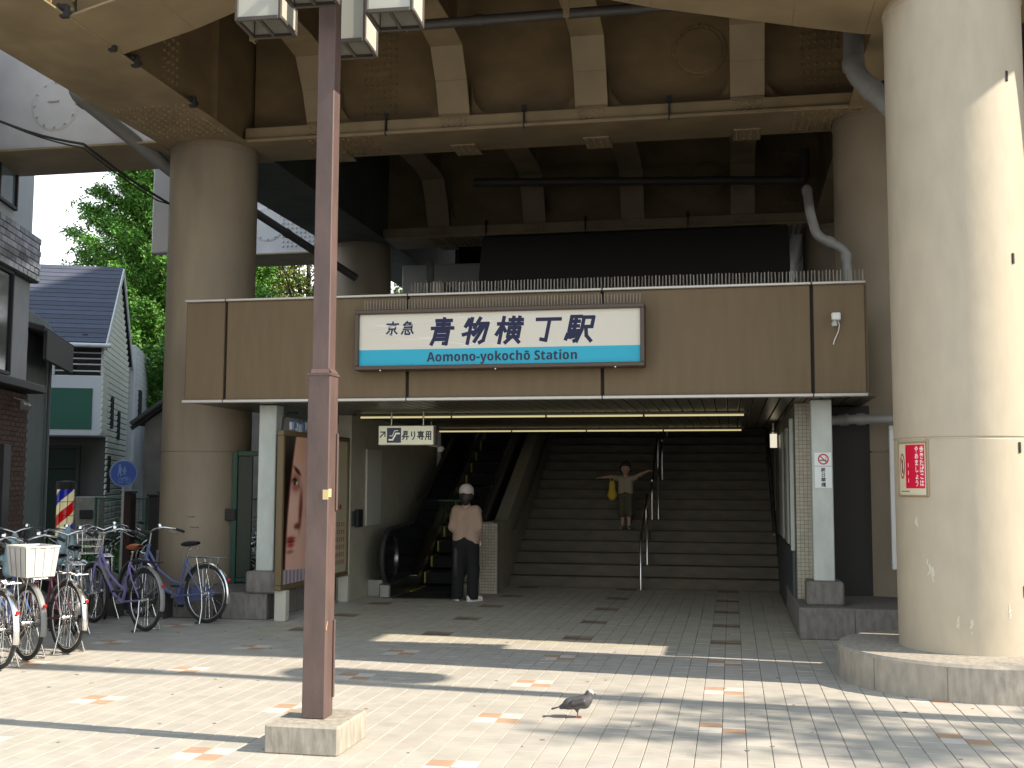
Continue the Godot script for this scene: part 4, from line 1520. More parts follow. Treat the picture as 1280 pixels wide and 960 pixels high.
	for i in 5200:
		var x := rng.randf_range(-15.0, -8.5)
		var d := rng.randf_range(18.3, 26.5)
		var a := rng.randf_range(0, TAU)
		var p := v(x, 0.0, d)
		var o := Vector3(cos(a), 0, sin(a)) * 0.03
		var hh := rng.randf_range(0.12, 0.42)
		grass.tint = Color(0.07, 0.15, 0.025) * rng.randf_range(0.7, 1.5)
		var tip := p + Vector3(rng.randf_range(-0.1, 0.1), hh, rng.randf_range(-0.1, 0.1))
		grass.tri(p - o, p + o, tip, Vector3.UP, Vector3.UP, Vector3.UP)
	var grm := mat(Color(1, 1, 1), 0.8)
	grm.vertex_color_use_as_albedo = true
	grm.backlight_enabled = true
	grm.backlight = Color(0.2, 0.3, 0.05)
	var gn := pw("grass", grass, grm)
	tag(gn, "strip of bright green grass behind the mesh fence", "grass")
	stuff(gn)
	# grey machine house behind the canopy
	var mh := thing("machine_house", "pale grey service hut above the canopy roof, left of the black stair housing", "hut", v(-6.1, 0, 22))
	g = Geo.new()
	g.bx(-6.4, -4.3, 0, 5.9, 21.2, 24.0, 0.02)
	pw("wall", g, mat(Color(0.45, 0.45, 0.45), 0.6), mh)
	g = Geo.new()
	g.bx(-5.85, -5.72, 3.4, 5.95, 21.0, 21.12, 0.01)
	pw("duct", g, M.pipe, mh)
	g = Geo.new()
	for k in 5:
		g.bx(-5.68, -5.44, 4.3 + k * 0.14, 4.38 + k * 0.14, 21.17, 21.2)
	pw("louvre", g, M.pipe, mh)
	# white hanging box left of the column
	var hb := thing("sign_box", "tall white blank sign box hanging just left of the left column", "sign", v(-8.2, 5.0, 15.2))
	g = Geo.new()
	g.bx(-8.45, -7.72, 4.98, 6.45, 15.1, 15.3, 0.015)
	pw("box", g, mat(Color(0.78, 0.77, 0.78), 0.4), hb)
	for x in [-8.3, -7.85]:
		g = Geo.new()
		g.tube([v(x, 6.45, 15.2), v(x, 7.9, 15.2)], 0.02, 8)
		pw("hanger", g, M.pipe, hb)
	g = Geo.new()
	g.blob(v(-7.95, 5.04, 15.09), Vector3(0.02, 0.02, 0.012), 8, 5)
	pw("screw", g, M.dark, hb)


# ---------------------------------------------------------------- trees
func leaf_mesh(s: float) -> ArrayMesh:
	var g := Geo.new()
	for i in 5:
		var b := Basis.from_euler(Vector3(rng.randf_range(-1.2, 1.2), rng.randf_range(0, TAU), rng.randf_range(-1.2, 1.2)))
		var o := Vector3(rng.randf_range(-1, 1), rng.randf_range(-0.7, 0.7), rng.randf_range(-1, 1)) * s * 0.9
		var a := o + b * Vector3(-0.5, 0, 0) * s
		var c := o + b * Vector3(0.5, 0, 0) * s
		var d := o + b * Vector3(0.05, 0.04, 0.26) * s
		var e := o + b * Vector3(0.05, 0.04, -0.26) * s
		var nn := b * Vector3.UP
		g.tri(a, d, c, nn, nn, nn)
		g.tri(a, c, e, nn, nn, nn)
	return g.mesh()


func tree(called: String, label: String, at: Vector3, h: float, trunk_r: float, branches: Array, leaf: float, per: int, spread: float, col: Color, group := "trees beyond the houses") -> void:
	var o := thing(called, label, "tree", at, group)
	var bark := mat(Color(0.07, 0.052, 0.04), 0.95, "grain", Vector3(2, 2, 2))
	var g := Geo.new()
	g.tube([Vector3.ZERO, Vector3(0.05, h * 0.4, 0.03), Vector3(0, h * 0.93, 0)], [trunk_r, trunk_r * 0.65, trunk_r * 0.12], 10)
	for b in branches:
		g.tube([b[0], (b[0] + b[1]) / 2 + Vector3(0, -0.08, 0), b[1]], [trunk_r * 0.3, trunk_r * 0.18, trunk_r * 0.06], 5)
	pl("trunk", g, bark, o)
	var lm := mat(Color(1, 1, 1), 0.6)
	lm.vertex_color_use_as_albedo = true
	lm.backlight_enabled = true
	lm.backlight = Color(0.30, 0.42, 0.08)
	var xs: Array = []
	for b in branches:
		var n: int = int(per * rng.randf_range(0.7, 1.3))
		for i in n:
			var f := sqrt(rng.randf_range(0.05, 1.0))
			var p: Vector3 = b[0].lerp(b[1], f) + Vector3(rng.randfn(0, spread), rng.randfn(0, spread * 0.55), rng.randfn(0, spread)) * (1.15 - 0.6 * f)
			xs.append(p)
	var mm := MultiMesh.new()
	mm.transform_format = MultiMesh.TRANSFORM_3D
	mm.use_colors = true
	mm.mesh = leaf_mesh(leaf)
	mm.instance_count = xs.size()
	for i in xs.size():
		var k := rng.randf_range(0.6, 1.35)
		mm.set_instance_transform(i, Transform3D(Basis.from_euler(Vector3(rng.randf_range(-0.6, 0.6), rng.randf_range(0, TAU), rng.randf_range(-0.6, 0.6))).scaled(Vector3.ONE * rng.randf_range(0.7, 1.3)), xs[i]))
		mm.set_instance_color(i, Color(col.r * k * rng.randf_range(0.85, 1.2), col.g * k, col.b * k))
	var mi := MultiMeshInstance3D.new()
	mi.multimesh = mm
	mi.material_override = lm
	named(mi, "crown", o)
	stuff(mi)


func cone_branches(h: float, low: float, r: float, n: int) -> Array:
	var a: Array = []
	for i in n:
		var f := (i + rng.randf()) / n
		var y := low + (h - low) * f
		var rr := r * pow(1.0 - f, 0.75) * rng.randf_range(0.75, 1.12) + 0.25
		var ang := i * 2.39996 + rng.randf_range(-0.4, 0.4)
		a.append([Vector3(0, y - rr * 0.25, 0), Vector3(cos(ang) * rr, y + rr * 0.38, sin(ang) * rr)])
	return a


func round_branches(h: float, low: float, r: float, n: int) -> Array:
	var a: Array = []
	for i in n:
		var ang := i * 2.39996 + rng.randf_range(-0.4, 0.4)
		var f := rng.randf()
		var y := low + (h - low) * f
		var rr := r * sqrt(maxf(0.1, 1.0 - pow(2 * f - 1, 2))) * rng.randf_range(0.7, 1.1)
		a.append([Vector3(0, low + (y - low) * 0.4, 0), Vector3(cos(ang) * rr, y, sin(ang) * rr)])
	return a


func trees() -> void:
	tree("ginkgo_tree", "tall bright green conical tree rising behind the clapboard house", v(-17.6, 0, 33.0), 17.5, 0.35, cone_branches(17.5, 1.8, 4.3, 190), 0.10, 480, 0.30, Color(0.085, 0.225, 0.022))
	tree("ginkgo_tree", "second tall green tree half hidden behind the bright green one", v(-20.2, 0, 37.5), 15.0, 0.3, cone_branches(15.0, 1.5, 3.4, 80), 0.11, 300, 0.30, Color(0.075, 0.18, 0.02))
	tree("shade_tree", "loose yellow-green tree seen under the viaduct above the canopy's left end", v(-16.2, 0, 41.0), 12.5, 0.3, round_branches(12.5, 5.5, 4.2, 40), 0.15, 130, 0.5, Color(0.16, 0.20, 0.035))
	tree("shade_tree", "distant olive tree to the right of the yellow-green tree under the viaduct", v(-11.2, 0, 45.0), 12.0, 0.3, round_branches(12.0, 5.0, 4.0, 30), 0.15, 130, 0.5, Color(0.12, 0.15, 0.03))
	tree("shade_tree", "far tree peeping over the clapboard roof against the white sky", v(-27.5, 0, 38.0), 9.6, 0.25, round_branches(9.6, 4.0, 3.0, 24), 0.16, 150, 0.35, Color(0.06, 0.10, 0.02))


# ---------------------------------------------------------------- right of the frame
func right_side() -> void:
	var o := thing("sun_blocking_building", "pale rendered building right of the viaduct, added and made tall to block the sun", "building", v(8, 0, 25))
	var g := Geo.new()
	g.bx(5.63, 12, 0, 24.0, 10.75, 45)  # added at the side; height set to keep sun off the houses
	pw("wall", g, mat(Color(0.40, 0.37, 0.33), 0.85, "soft", Vector3(0.3, 0.3, 0.3)), o)
	g = Geo.new()
	g.bx(5.58, 12.05, 24.0, 24.3, 10.7, 45)
	pw("parapet", g, M.concrete, o)
	for k in 5:
		for j in 7:
			var w := Geo.new()
			w.bx(5.58, 5.66, 1.2 + j * 3.0, 2.6 + j * 3.0, 13.0 + k * 6, 14.8 + k * 6, 0.01)
			pw("window", w, mat(Color(0.05, 0.06, 0.07), 0.1), o)
	var lw := thing("side_wall", "unseen concrete block wall beside the front column, added to end the sun patch", "wall", v(3.0, 0, 12))
	g = Geo.new()
	g.bx(2.95, 3.1, 0, 2.95, 10.4, 14.0, 0.01)  # added out of view to cut off the sunlit ground patch
	pw("wall", g, M.concrete, lw)
	g = Geo.new()
	g.bx(2.92, 3.13, 2.95, 3.02, 10.37, 14.03, 0.01)
	pw("coping", g, M.concrete_dark, lw)
	var up := thing("utility_pole", "grey concrete utility pole with two crossarms right of the plaza", "pole", v(4.6, 0, 8.05))
	g = Geo.new()
	g.tube([Vector3.ZERO, Vector3(0, 9.3, 0)], [0.12, 0.08], 16)
	pl("pole", g, M.concrete, up)
	for y in [8.2, 8.75]:
		g = Geo.new()
		g.box(Vector3(0, y, 0.12), Vector3(1.8, 0.09, 0.09), 0.01)
		pl("crossarm", g, M.pipe, up)
		for x in [-0.75, -0.3, 0.3, 0.75]:
			g = Geo.new()
			g.lathe([Vector2(0.03, 0), Vector2(0.05, 0.05), Vector2(0.03, 0.1), Vector2(0.045, 0.14), Vector2(0, 0.17)], Vector3(x, y + 0.045, 0.12), 10)
			pl("insulator", g, M.white, up)
	g = Geo.new()
	g.lathe([Vector2(0.0, 0), Vector2(0.26, 0), Vector2(0.28, 0.8), Vector2(0, 0.85)], Vector3(0.1, 6.1, -0.36), 16)
	pl("transformer", g, M.pipe, up)
	tree("street_tree", "slender street tree with sparse foliage to the right of the plaza", v(13.5, 0, 6.6), 12.2, 0.16, round_branches(12.2, 8.2, 1.9, 13), 0.2, 26, 0.3, Color(0.06, 0.11, 0.02), "street trees right of the plaza")


# ---------------------------------------------------------------- lamp post
func lamp_post() -> void:
	var o := thing("lamp_post", "reddish-brown square lamp post with four hanging lantern boxes on a concrete base", "lamp post", v(-2.505, 0, 6.63))
	var g := Geo.new()
	g.box(Vector3(0.0, 0.083, 0), Vector3(0.46, 0.172, 0.52), 0.012)
	pl("base", g, M.concrete, o)
	g = Geo.new()
	g.box(Vector3(0, 1.22, 0), Vector3(0.146, 2.1, 0.146), 0.006)
	var low := pl("lower_shaft", g, M.post, o)
	g = Geo.new()
	g.prism(PackedVector2Array([Vector2(-0.08, 0), Vector2(0.08, 0), Vector2(0.058, 0.03), Vector2(-0.058, 0.03)]), Vector3(0, 2.27, 0.058), Vector3.RIGHT, Vector3.UP, Vector3(0, 0, -0.116))
	g.prism(PackedVector2Array([Vector2(-0.08, 0), Vector2(0.08, 0), Vector2(0.056, 0.029), Vector2(-0.056, 0.029)]), Vector3(0.056, 2.27, 0), Vector3(0, 0, 1), Vector3.UP, Vector3(-0.112, 0, 0))
	g.box(Vector3(0, 2.262, 0), Vector3(0.16, 0.016, 0.16), 0.003)
	pl("shoulder", g, M.post, low)
	g = Geo.new()
	g.box(Vector3(0, 3.7, 0), Vector3(0.113, 2.84, 0.113), 0.005)
	pl("upper_shaft", g, M.post, o)
	for q in [[1.42, 1.9, 0.035], [0.28, 0.75, 0.03]]:
		g = Geo.new()
		g.box(Vector3(0.073 + 0.007, (q[0] + q[1]) / 2, -0.055), Vector3(0.014, q[1] - q[0], q[2] * 0.6), 0.004)
		pl("cable_cover", g, M.post, low)
	g = Geo.new()
	g.box(Vector3(0.074, 1.53, 0.05), Vector3(0.003, 0.05, 0.045), 0.0)
	g.box(Vector3(0.055, 1.52, 0.074), Vector3(0.035, 0.06, 0.003), 0.0)
	pl("tape_scrap", g, mat(Color(0.62, 0.45, 0.22), 0.7), low)
	for q in [[0.7, 0.05]]:
		g = Geo.new()
		g.bar(Vector3(0.074, q[0], 0.07), Vector3(0.074, q[0] + 0.05, q[1]), 0.003, 0.006)
		pl("paint_scratch", g, mat(Color(0.55, 0.30, 0.15), 0.7), low)
	var panel := mat(Color(0.45, 0.44, 0.38), 0.45)
	panel.backlight_enabled = true
	panel.backlight = Color(0.3, 0.3, 0.27)
	for s in 4:
		var a := s * PI / 2 + 0.04
		var dir := Vector3(cos(a), 0, -sin(a))
		g = Geo.new()
		g.bar(Vector3(0, 4.98, 0) + dir * 0.05, Vector3(0, 4.98, 0) + dir * 0.36, 0.05, 0.05, 0.004)
		pl("arm", g, M.lamp_frame, o)
		var c := dir * 0.43 + Vector3(0, 4.74, 0)
		var bs := Basis(Vector3.UP, 0.04)
		g = Geo.new()
		var w := 0.145
		for sx in [-1.0, 1.0]:
			for sz in [-1.0, 1.0]:
				g.box(c + bs * Vector3(sx * w, 0, sz * w), Vector3(0.02, 0.42, 0.02), 0.003, bs)
			for y in [-0.2, 0.2]:
				g.box(c + bs * Vector3(sx * w, y, 0), Vector3(0.024, 0.026, 2 * w - 0.02), 0.003, bs)
				g.box(c + bs * Vector3(0, y, sx * w), Vector3(2 * w - 0.02, 0.026, 0.024), 0.003, bs)
		g.box(c + Vector3(0, 0.225, 0), Vector3(0.33, 0.025, 0.33), 0.005, bs)
		g.box(c + bs * Vector3(0, -0.2, 0), Vector3(0.022, 0.018, 2 * w - 0.03), 0.003, bs)
		var fr := pl("lantern", g, M.lamp_frame, o)
		for k in 4:
			var d2 := bs * Basis(Vector3.UP, k * PI / 2) * Vector3(0, 0, 1)
			g = Geo.new()
			g.box(c + d2 * (w - 0.002), Vector3(2 * w - 0.022, 0.37, 0.006), 0, bs * Basis(Vector3.UP, k * PI / 2))
			pl("frosted_panel", g, panel, fr)
		g = Geo.new()
		g.blob(c + Vector3(0, 0.08, 0), Vector3(0.045, 0.07, 0.045), 12, 8)
		g.lathe([Vector2(0.03, 0), Vector2(0.03, 0.08), Vector2(0, 0.08)], c + Vector3(0, 0.13, 0), 10)
		pl("bulb", g, M.white, fr)


# ---------------------------------------------------------------- bicycles
func wheel(o: Node3D, m: Vector3) -> void:
	var z := Vector3(0, 0, 1)
	var g := Geo.new()
	g.ring(m, z, 0.312, 0.019, 40, 6)
	var t := pl("wheel", g, M.rubber, o)
	g = Geo.new()
	g.ring(m, z, 0.285, 0.011, 40, 5)
	pl("rim", g, M.chrome, t)
	g = Geo.new()
	for i in 28:
		var a := TAU * i / 28
		var b := a + (0.9 if i % 2 else -0.9)
		g.bar(m + Vector3(cos(b) * 0.02, sin(b) * 0.02, 0.025 if i % 4 < 2 else -0.025), m + Vector3(cos(a), sin(a), 0) * 0.282, 0.0026, 0.0026)
	pl("spokes", g, M.chrome, t)
	g = Geo.new()
	g.lathe([Vector2(0, -0.06), Vector2(0.022, -0.055), Vector2(0.022, -0.03), Vector2(0.014, -0.02), Vector2(0.014, 0.02), Vector2(0.022, 0.03), Vector2(0.022, 0.055), Vector2(0, 0.06)], m, 12, z)
	pl("hub", g, M.chrome, t)


func bicycle(label: String, x: float, d: float, fx: float, fd: float, col: Color, saddle: Color, opt := "") -> void:
	var o := thing("bicycle", label, "bicycle", v(x, 0, d), "bicycles parked at the left", atan2(fd, fx))
	var paint := mat(col, 0.35)
	var R := 0.331
	var L := 1.09
	wheel(o, Vector3(0, R, 0))
	wheel(o, Vector3(L, R, 0))
	var bb := Vector3(0.45, 0.28, 0)
	var g := Geo.new()
	g.tube([Vector3(0.93, 0.86, 0), Vector3(0.985, 0.64, 0)], 0.02, 10)
	g.tube([Vector3(0.97, 0.70, 0), Vector3(0.8, 0.50, 0), Vector3(0.62, 0.33, 0), bb], 0.019, 10)
	g.tube([Vector3(0.945, 0.79, 0), Vector3(0.75, 0.56, 0), Vector3(0.52, 0.44, 0), Vector3(0.41, 0.42, 0)], 0.015, 8)
	g.tube([bb, Vector3(0.315, 0.72, 0)], 0.018, 10)
	for s in [-1.0, 1.0]:
		g.tube([bb + Vector3(0, 0, s * 0.03), Vector3(0.0, R, s * 0.06)], 0.011, 8)
		g.tube([Vector3(0.325, 0.68, s * 0.015), Vector3(0.2, 0.54, s * 0.05), Vector3(0.0, R, s * 0.06)], 0.009, 8)
	pl("frame", g, paint, o)
	g = Geo.new()
	g.tube([Vector3(0.985, 0.655, -0.05), Vector3(0.985, 0.66, 0), Vector3(0.985, 0.655, 0.05)], 0.014, 8)
	for s in [-1.0, 1.0]:
		g.tube([Vector3(0.985, 0.66, s * 0.05), Vector3(1.02, 0.5, s * 0.055), Vector3(L, R, s * 0.055)], [0.013, 0.012, 0.009], 8)
	pl("fork", g, M.chrome if "chrome" in opt else paint, o)
	for k in 2:
		g = Geo.new()
		var c := Vector3(L if k else 0.0, R, 0)
		var a0 := PI + deg_to_rad(-5.0 if k else 20.0)
		var a1 := PI + deg_to_rad(150.0 if k else 195.0)
		g.lathe([Vector2(0.345, -0.028), Vector2(0.356, -0.016), Vector2(0.358, 0), Vector2(0.356, 0.016), Vector2(0.345, 0.028)], c, 20, Vector3(0, 0, 1), a0, a1)
		for s in [-1.0, 1.0]:
			var e := Vector3(-0.30 if k == 0 else -0.25, 0.18 if k == 0 else 0.24, s * 0.026)
			g.bar(c + Vector3(0, 0, s * 0.062), c + e, 0.005, 0.005)
		pl("mudguard", g, M.pipe if "darkrack" in opt or "tub" in opt else M.chrome, o)
	g = Geo.new()
	g.tube([Vector3(0.93, 0.84, 0), Vector3(0.905, 0.99, 0)], 0.013, 8)
	g.tube([Vector3(0.66, 1.0, -0.27), Vector3(0.8, 1.03, -0.27), Vector3(0.93, 1.05, -0.2), Vector3(0.955, 1.02, -0.08), Vector3(0.925, 0.99, 0), Vector3(0.955, 1.02, 0.08), Vector3(0.93, 1.05, 0.2), Vector3(0.8, 1.03, 0.27), Vector3(0.66, 1.0, 0.27)], 0.0115, 8)
	var hb := pl("handlebar", g, M.chrome, o)
	for s in [-1.0, 1.0]:
		g = Geo.new()
		g.tube([Vector3(0.655, 1.0, s * 0.27), Vector3(0.77, 1.025, s * 0.27)], 0.017, 10)
		pl("grip", g, M.rubber, hb)
		g = Geo.new()
		g.tube([Vector3(0.9, 1.02, s * 0.23), Vector3(0.8, 0.985, s * 0.25), Vector3(0.72, 0.97, s * 0.255)], 0.006, 6)
		pl("brake_lever", g, M.chrome, hb)
	g = Geo.new()
	g.lathe([Vector2(0.0, 0.035), Vector2(0.03, 0.022), Vector2(0.034, 0), Vector2(0.0, -0.002)], Vector3(0.89, 1.06, 0.12), 12)
	pl("bell", g, M.chrome, hb)
	g = Geo.new()
	g.tube([Vector3(0.318, 0.70, 0), Vector3(0.275, 0.84, 0)], 0.0125, 8)
	pl("seat_post", g, M.chrome, o)
	g = Geo.new()
	for i in 9:
		var f := i / 8.0
		var f2 := (i + 1) / 8.0
		if i < 8:
			var w0 := lerpf(0.1, 0.022, smoothstep(0.1, 0.75, f))
			var w1 := lerpf(0.1, 0.022, smoothstep(0.1, 0.75, f2))
			var x0 := 0.14 + f * 0.27
			var x1 := 0.14 + f2 * 0.27
			var e0 := sin(PI * clampf(f * 0.92 + 0.04, 0, 1))
			var e1 := sin(PI * clampf(f2 * 0.92 + 0.04, 0, 1))
			for k in 12:
				var b0 := TAU * k / 12
				var b1 := TAU * (k + 1) / 12
				var q: Array = []
				var qn: Array = []
				for z in [[x0, w0, b0, e0, f], [x0, w0, b1, e0, f], [x1, w1, b1, e1, f2], [x1, w1, b0, e1, f2]]:
					var n := Vector3(0, sin(z[2]), cos(z[2]))
					var up: float = 0.87 + 0.025 * (1.0 - z[4])
					q.append(Vector3(z[0], up + sin(z[2]) * 0.034 * sqrt(z[3]), cos(z[2]) * z[1] * sqrt(z[3])))
					qn.append(n)
				g.tri(q[0], q[1], q[2], qn[0], qn[1], qn[2])
				g.tri(q[0], q[2], q[3], qn[0], qn[2], qn[3])
	var st := pl("saddle", g, mat(saddle, 0.45), o)
	g = Geo.new()
	for s in [-1.0, 1.0]:
		g.ring(Vector3(0.2, 0.835, s * 0.05), Vector3.UP, 0.017, 0.006, 10, 4)
	pl("springs", g, M.chrome, st)
	# rear rack
	g = Geo.new()
	for z in [-0.06, 0.0, 0.06]:
		g.tube([Vector3(0.26, 0.735, z), Vector3(-0.24, 0.735, z)], 0.006, 6)
	for xx in [0.24, 0.05, -0.12, -0.24]:
		g.tube([Vector3(xx, 0.735, -0.062), Vector3(xx, 0.735, 0.062)], 0.006, 6)
	for s in [-1.0, 1.0]:
		g.tube([Vector3(-0.12, 0.73, s * 0.062), Vector3(0.0, R, s * 0.066)], 0.006, 6)
		g.tube([Vector3(0.1, 0.73, s * 0.062), Vector3(0.0, R, s * 0.066)], 0.006, 6)
	pl("rear_rack", g, M.black if "darkrack" in opt else M.chrome, o)
	g = Geo.new()
	g.box(Vector3(-0.345, 0.50, 0), Vector3(0.018, 0.036, 0.036), 0.006, Basis(Vector3(0, 0, 1), 0.5))
	pl("reflector", g, mat(Color(0.5, 0.02, 0.02), 0.15), o)
	# chain case, crank, stand
	g = Geo.new()
	var cc := PackedVector2Array()
	for i in 9:
		var a := -PI / 2 + PI * i / 8
		cc.append(Vector2(0.45 + 0.10 * cos(a), 0.28 + 0.10 * sin(a)))
	for i in 9:
		var a := PI / 2 + PI * i / 8
		cc.append(Vector2(0.0 + 0.055 * cos(a), R + 0.055 * sin(a)))
	g.prism(cc, Vector3(0, 0, 0.045), Vector3.RIGHT, Vector3.UP, Vector3(0, 0, 0.03))
	pl("chain_case", g, paint if "case" in opt else M.black, o)
	g = Geo.new()
	g.bar(bb + Vector3(0, 0, 0.09), bb + Vector3(0.11, -0.13, 0.09), 0.014, 0.02, 0.003)
	g.bar(bb + Vector3(0, 0, -0.09), bb + Vector3(-0.11, 0.13, -0.09), 0.014, 0.02, 0.003)
	g.tube([bb + Vector3(0, 0, -0.09), bb + Vector3(0, 0, 0.09)], 0.018, 10)
	pl("crank", g, M.chrome, o)
	for s in [-1.0, 1.0]:
		g = Geo.new()
		g.box(bb + Vector3(0.11 * s, -0.13 * s, 0.14 * s), Vector3(0.09, 0.022, 0.07), 0.006)
		pl("pedal", g, M.rubber, o)
	g = Geo.new()
	for s in [-1.0, 1.0]:
		g.tube([Vector3(0.0, R, s * 0.07), Vector3(-0.04, 0.18, s * 0.1), Vector3(-0.06, 0.012, s * 0.15)], 0.008, 6)
	g.tube([Vector3(-0.06, 0.012, -0.15), Vector3(0.03, 0.012, -0.13), Vector3(0.03, 0.012, 0.13), Vector3(-0.06, 0.012, 0.15)], 0.008, 6)
	pl("stand", g, M.chrome, o)
	g = Geo.new()
	g.lathe([Vector2(0.0, 0.05), Vector2(0.035, 0.045), Vector2(0.03, -0.03), Vector2(0.0, -0.045)], Vector3(1.06, 0.72, 0.05), 12, Vector3(1, 0, 0))
	pl("headlamp", g, M.chrome, o)
	if "lock" in opt:
		g = Geo.new()
		g.ring(Vector3(0.22, 0.5, 0), Vector3(0.3, 0.2, 1), 0.10, 0.012, 20, 6)
		pl("lock", g, M.black, o)
	if "wire" in opt:  # wire basket at the front
		g = Geo.new()
		for i in 8:
			var f := i / 7.0
			for s in [-1.0, 1.0]:
				g.bar(Vector3(1.03 + f * 0.24, 0.76, s * 0.13), Vector3(1.0 + f * 0.32, 1.0, s * 0.18), 0.004, 0.004)
			g.bar(Vector3(1.03, 0.76, -0.13 + f * 0.26), Vector3(1.0, 1.0, -0.18 + f * 0.36), 0.004, 0.004)
			g.bar(Vector3(1.27, 0.76, -0.13 + f * 0.26), Vector3(1.32, 1.0, -0.18 + f * 0.36), 0.004, 0.004)
			g.bar(Vector3(1.03 + f * 0.24, 0.76, -0.13), Vector3(1.03 + f * 0.24, 0.76, 0.13), 0.004, 0.004)
		for y in [0.76, 0.84, 0.92, 1.0]:
			var e: float = (y - 0.76) / 0.24
			var q := [Vector3(1.03 - 0.03 * e, y, -0.13 - 0.05 * e), Vector3(1.27 + 0.05 * e, y, -0.13 - 0.05 * e), Vector3(1.27 + 0.05 * e, y, 0.13 + 0.05 * e), Vector3(1.03 - 0.03 * e, y, 0.13 + 0.05 * e)]
			for i in 4:
				g.bar(q[i], q[(i + 1) % 4], 0.007, 0.007)
		pl("basket", g, M.chrome if "wirechrome" in opt else M.black, o)
	if "tub" in opt:  # ribbed white plastic basket over the rear wheel
		g = Geo.new()
		for sgn in [0, 1, 2, 3]:
			var b := Basis(Vector3.UP, sgn * PI / 2)
			var hw := 0.2 if sgn % 2 == 0 else 0.15
			var hd := 0.15 if sgn % 2 == 0 else 0.2
			var n := 7
			for i in n:
				var t0 := -1.0 + 2.0 * i / n
				var t1 := -1.0 + 2.0 * (i + 1) / n
				var k := 0.0 if i % 2 else 0.005
				var A := b * Vector3(t0 * hw * 0.84, 0, hd * 0.84 + k)
				var B := b * Vector3(t1 * hw * 0.84, 0, hd * 0.84 + k)
				var C := b * Vector3(t1 * hw, 0.26, hd + k)
				var D := b * Vector3(t0 * hw, 0.26, hd + k)
				var c := Vector3(-0.06, 0.75, 0)
				var nn := b * Vector3(0, -0.1, 1).normalized()
				g.quad(c + A, c + B, c + C, c + D, nn)
				var bk := b * Vector3(0, 0, -0.008)
				g.quad(c + A + bk, c + B + bk, c + C + bk, c + D + bk, -nn)
			g.bar(Vector3(-0.06, 1.012, 0) + b * Vector3(-hw - 0.008, 0, hd), Vector3(-0.06, 1.012, 0) + b * Vector3(hw + 0.008, 0, hd), 0.018, 0.02, 0.004)
		g.box(Vector3(-0.06, 0.752, 0), Vector3(0.33, 0.008, 0.25))
		var tb := pl("basket", g, mat(Color(0.48, 0.47, 0.44), 0.5), o)
		g = Geo.new()
		g.box(Vector3(-0.215, 0.975, -0.07), Vector3(0.012, 0.022, 0.11), 0.003)
		pl("reflector_strip", g, mat(Color(0.6, 0.04, 0.03), 0.3), tb)
	if "bag" in opt:
		g = Geo.new()
		g = nets([[Vector3(1.1, 0.70, -0.06), Vector3(1.14, 0.98, -0.04), 0.07, 0.05], [Vector3(1.2, 0.72, 0.05), Vector3(1.2, 0.95, 0.06), 0.075, 0.055], [Vector3(1.13, 0.76, 0.08), Vector3(1.24, 0.80, -0.05), 0.06, 0.06], [Vector3(1.1, 0.97, 0.0), Vector3(1.22, 1.05, 0.03), 0.04, 0.025]], 0.012, 0.03)
		pl("carrier_bag", g, mat(Color(0.30, 0.45, 0.50), 0.3, "blotch", Vector3(5, 5, 5), 0.0, 0.8), o)


func bicycles() -> void:
	var blk := Color(0.02, 0.02, 0.022)
	bicycle("blue bicycle with black saddle, rightmost of the row, beside the column plinth", -5.86, 11.93, -0.95, 0.32, Color(0.13, 0.15, 0.30), blk, "case")
	bicycle("lilac bicycle with an orange-brown saddle and black rear rack", -6.17, 11.14, -0.86, 0.50, Color(0.24, 0.20, 0.42), Color(0.36, 0.10, 0.03), "darkrack lock")
	bicycle("dark bicycle with red rear reflector and plain chrome mudguard, third from the right", -6.10, 9.60, -0.86, 0.51, Color(0.10, 0.03, 0.05), blk, "bag")
	bicycle("bicycle with a ribbed white plastic basket over its rear wheel", -6.20, 9.14, -0.84, 0.54, Color(0.06, 0.09, 0.25), blk, "tub")
	bicycle("dark bicycle cut off by the left edge of the view", -6.13, 8.66, -0.84, 0.54, Color(0.03, 0.03, 0.03), blk, "")
	bicycle("silver bicycle with a teal bag at its front, behind the lilac one", -6.75, 10.75, -0.62, 0.79, Color(0.35, 0.36, 0.38), blk, "bag chrome")
	bicycle("black bicycle with a black wire basket standing behind the lilac one", -7.15, 12.0, -0.55, 0.83, Color(0.02, 0.02, 0.02), blk, "wire")
	bicycle("grey bicycle with chrome basket in the second row near the blue sign", -8.3, 12.6, 0.8, -0.6, Color(0.2, 0.2, 0.22), blk, "wire wirechrome chrome")
	bicycle("dark green bicycle in the second row behind the white basket", -7.6, 11.2, -0.7, 0.7, Color(0.03, 0.08, 0.05), blk, "wire")
	# yard behind the gate
	for i in 5:
		bicycle(["black bicycle parked in the yard behind the green gate, nearest the gate", "blue-framed bicycle parked in the yard, second behind the green gate", "silver bicycle parked in the yard, third behind the green gate", "dark red bicycle parked in the yard, fourth behind the green gate", "dark bicycle parked in the yard, farthest behind the green gate"][i], -7.1 - i * 0.75, 16.2 + i * 0.35, 0.75, 0.6, [blk, Color(0.05, 0.07, 0.2), Color(0.3, 0.3, 0.3), Color(0.15, 0.02, 0.02), blk][i], blk, "wire" if i % 2 else "wire wirechrome")


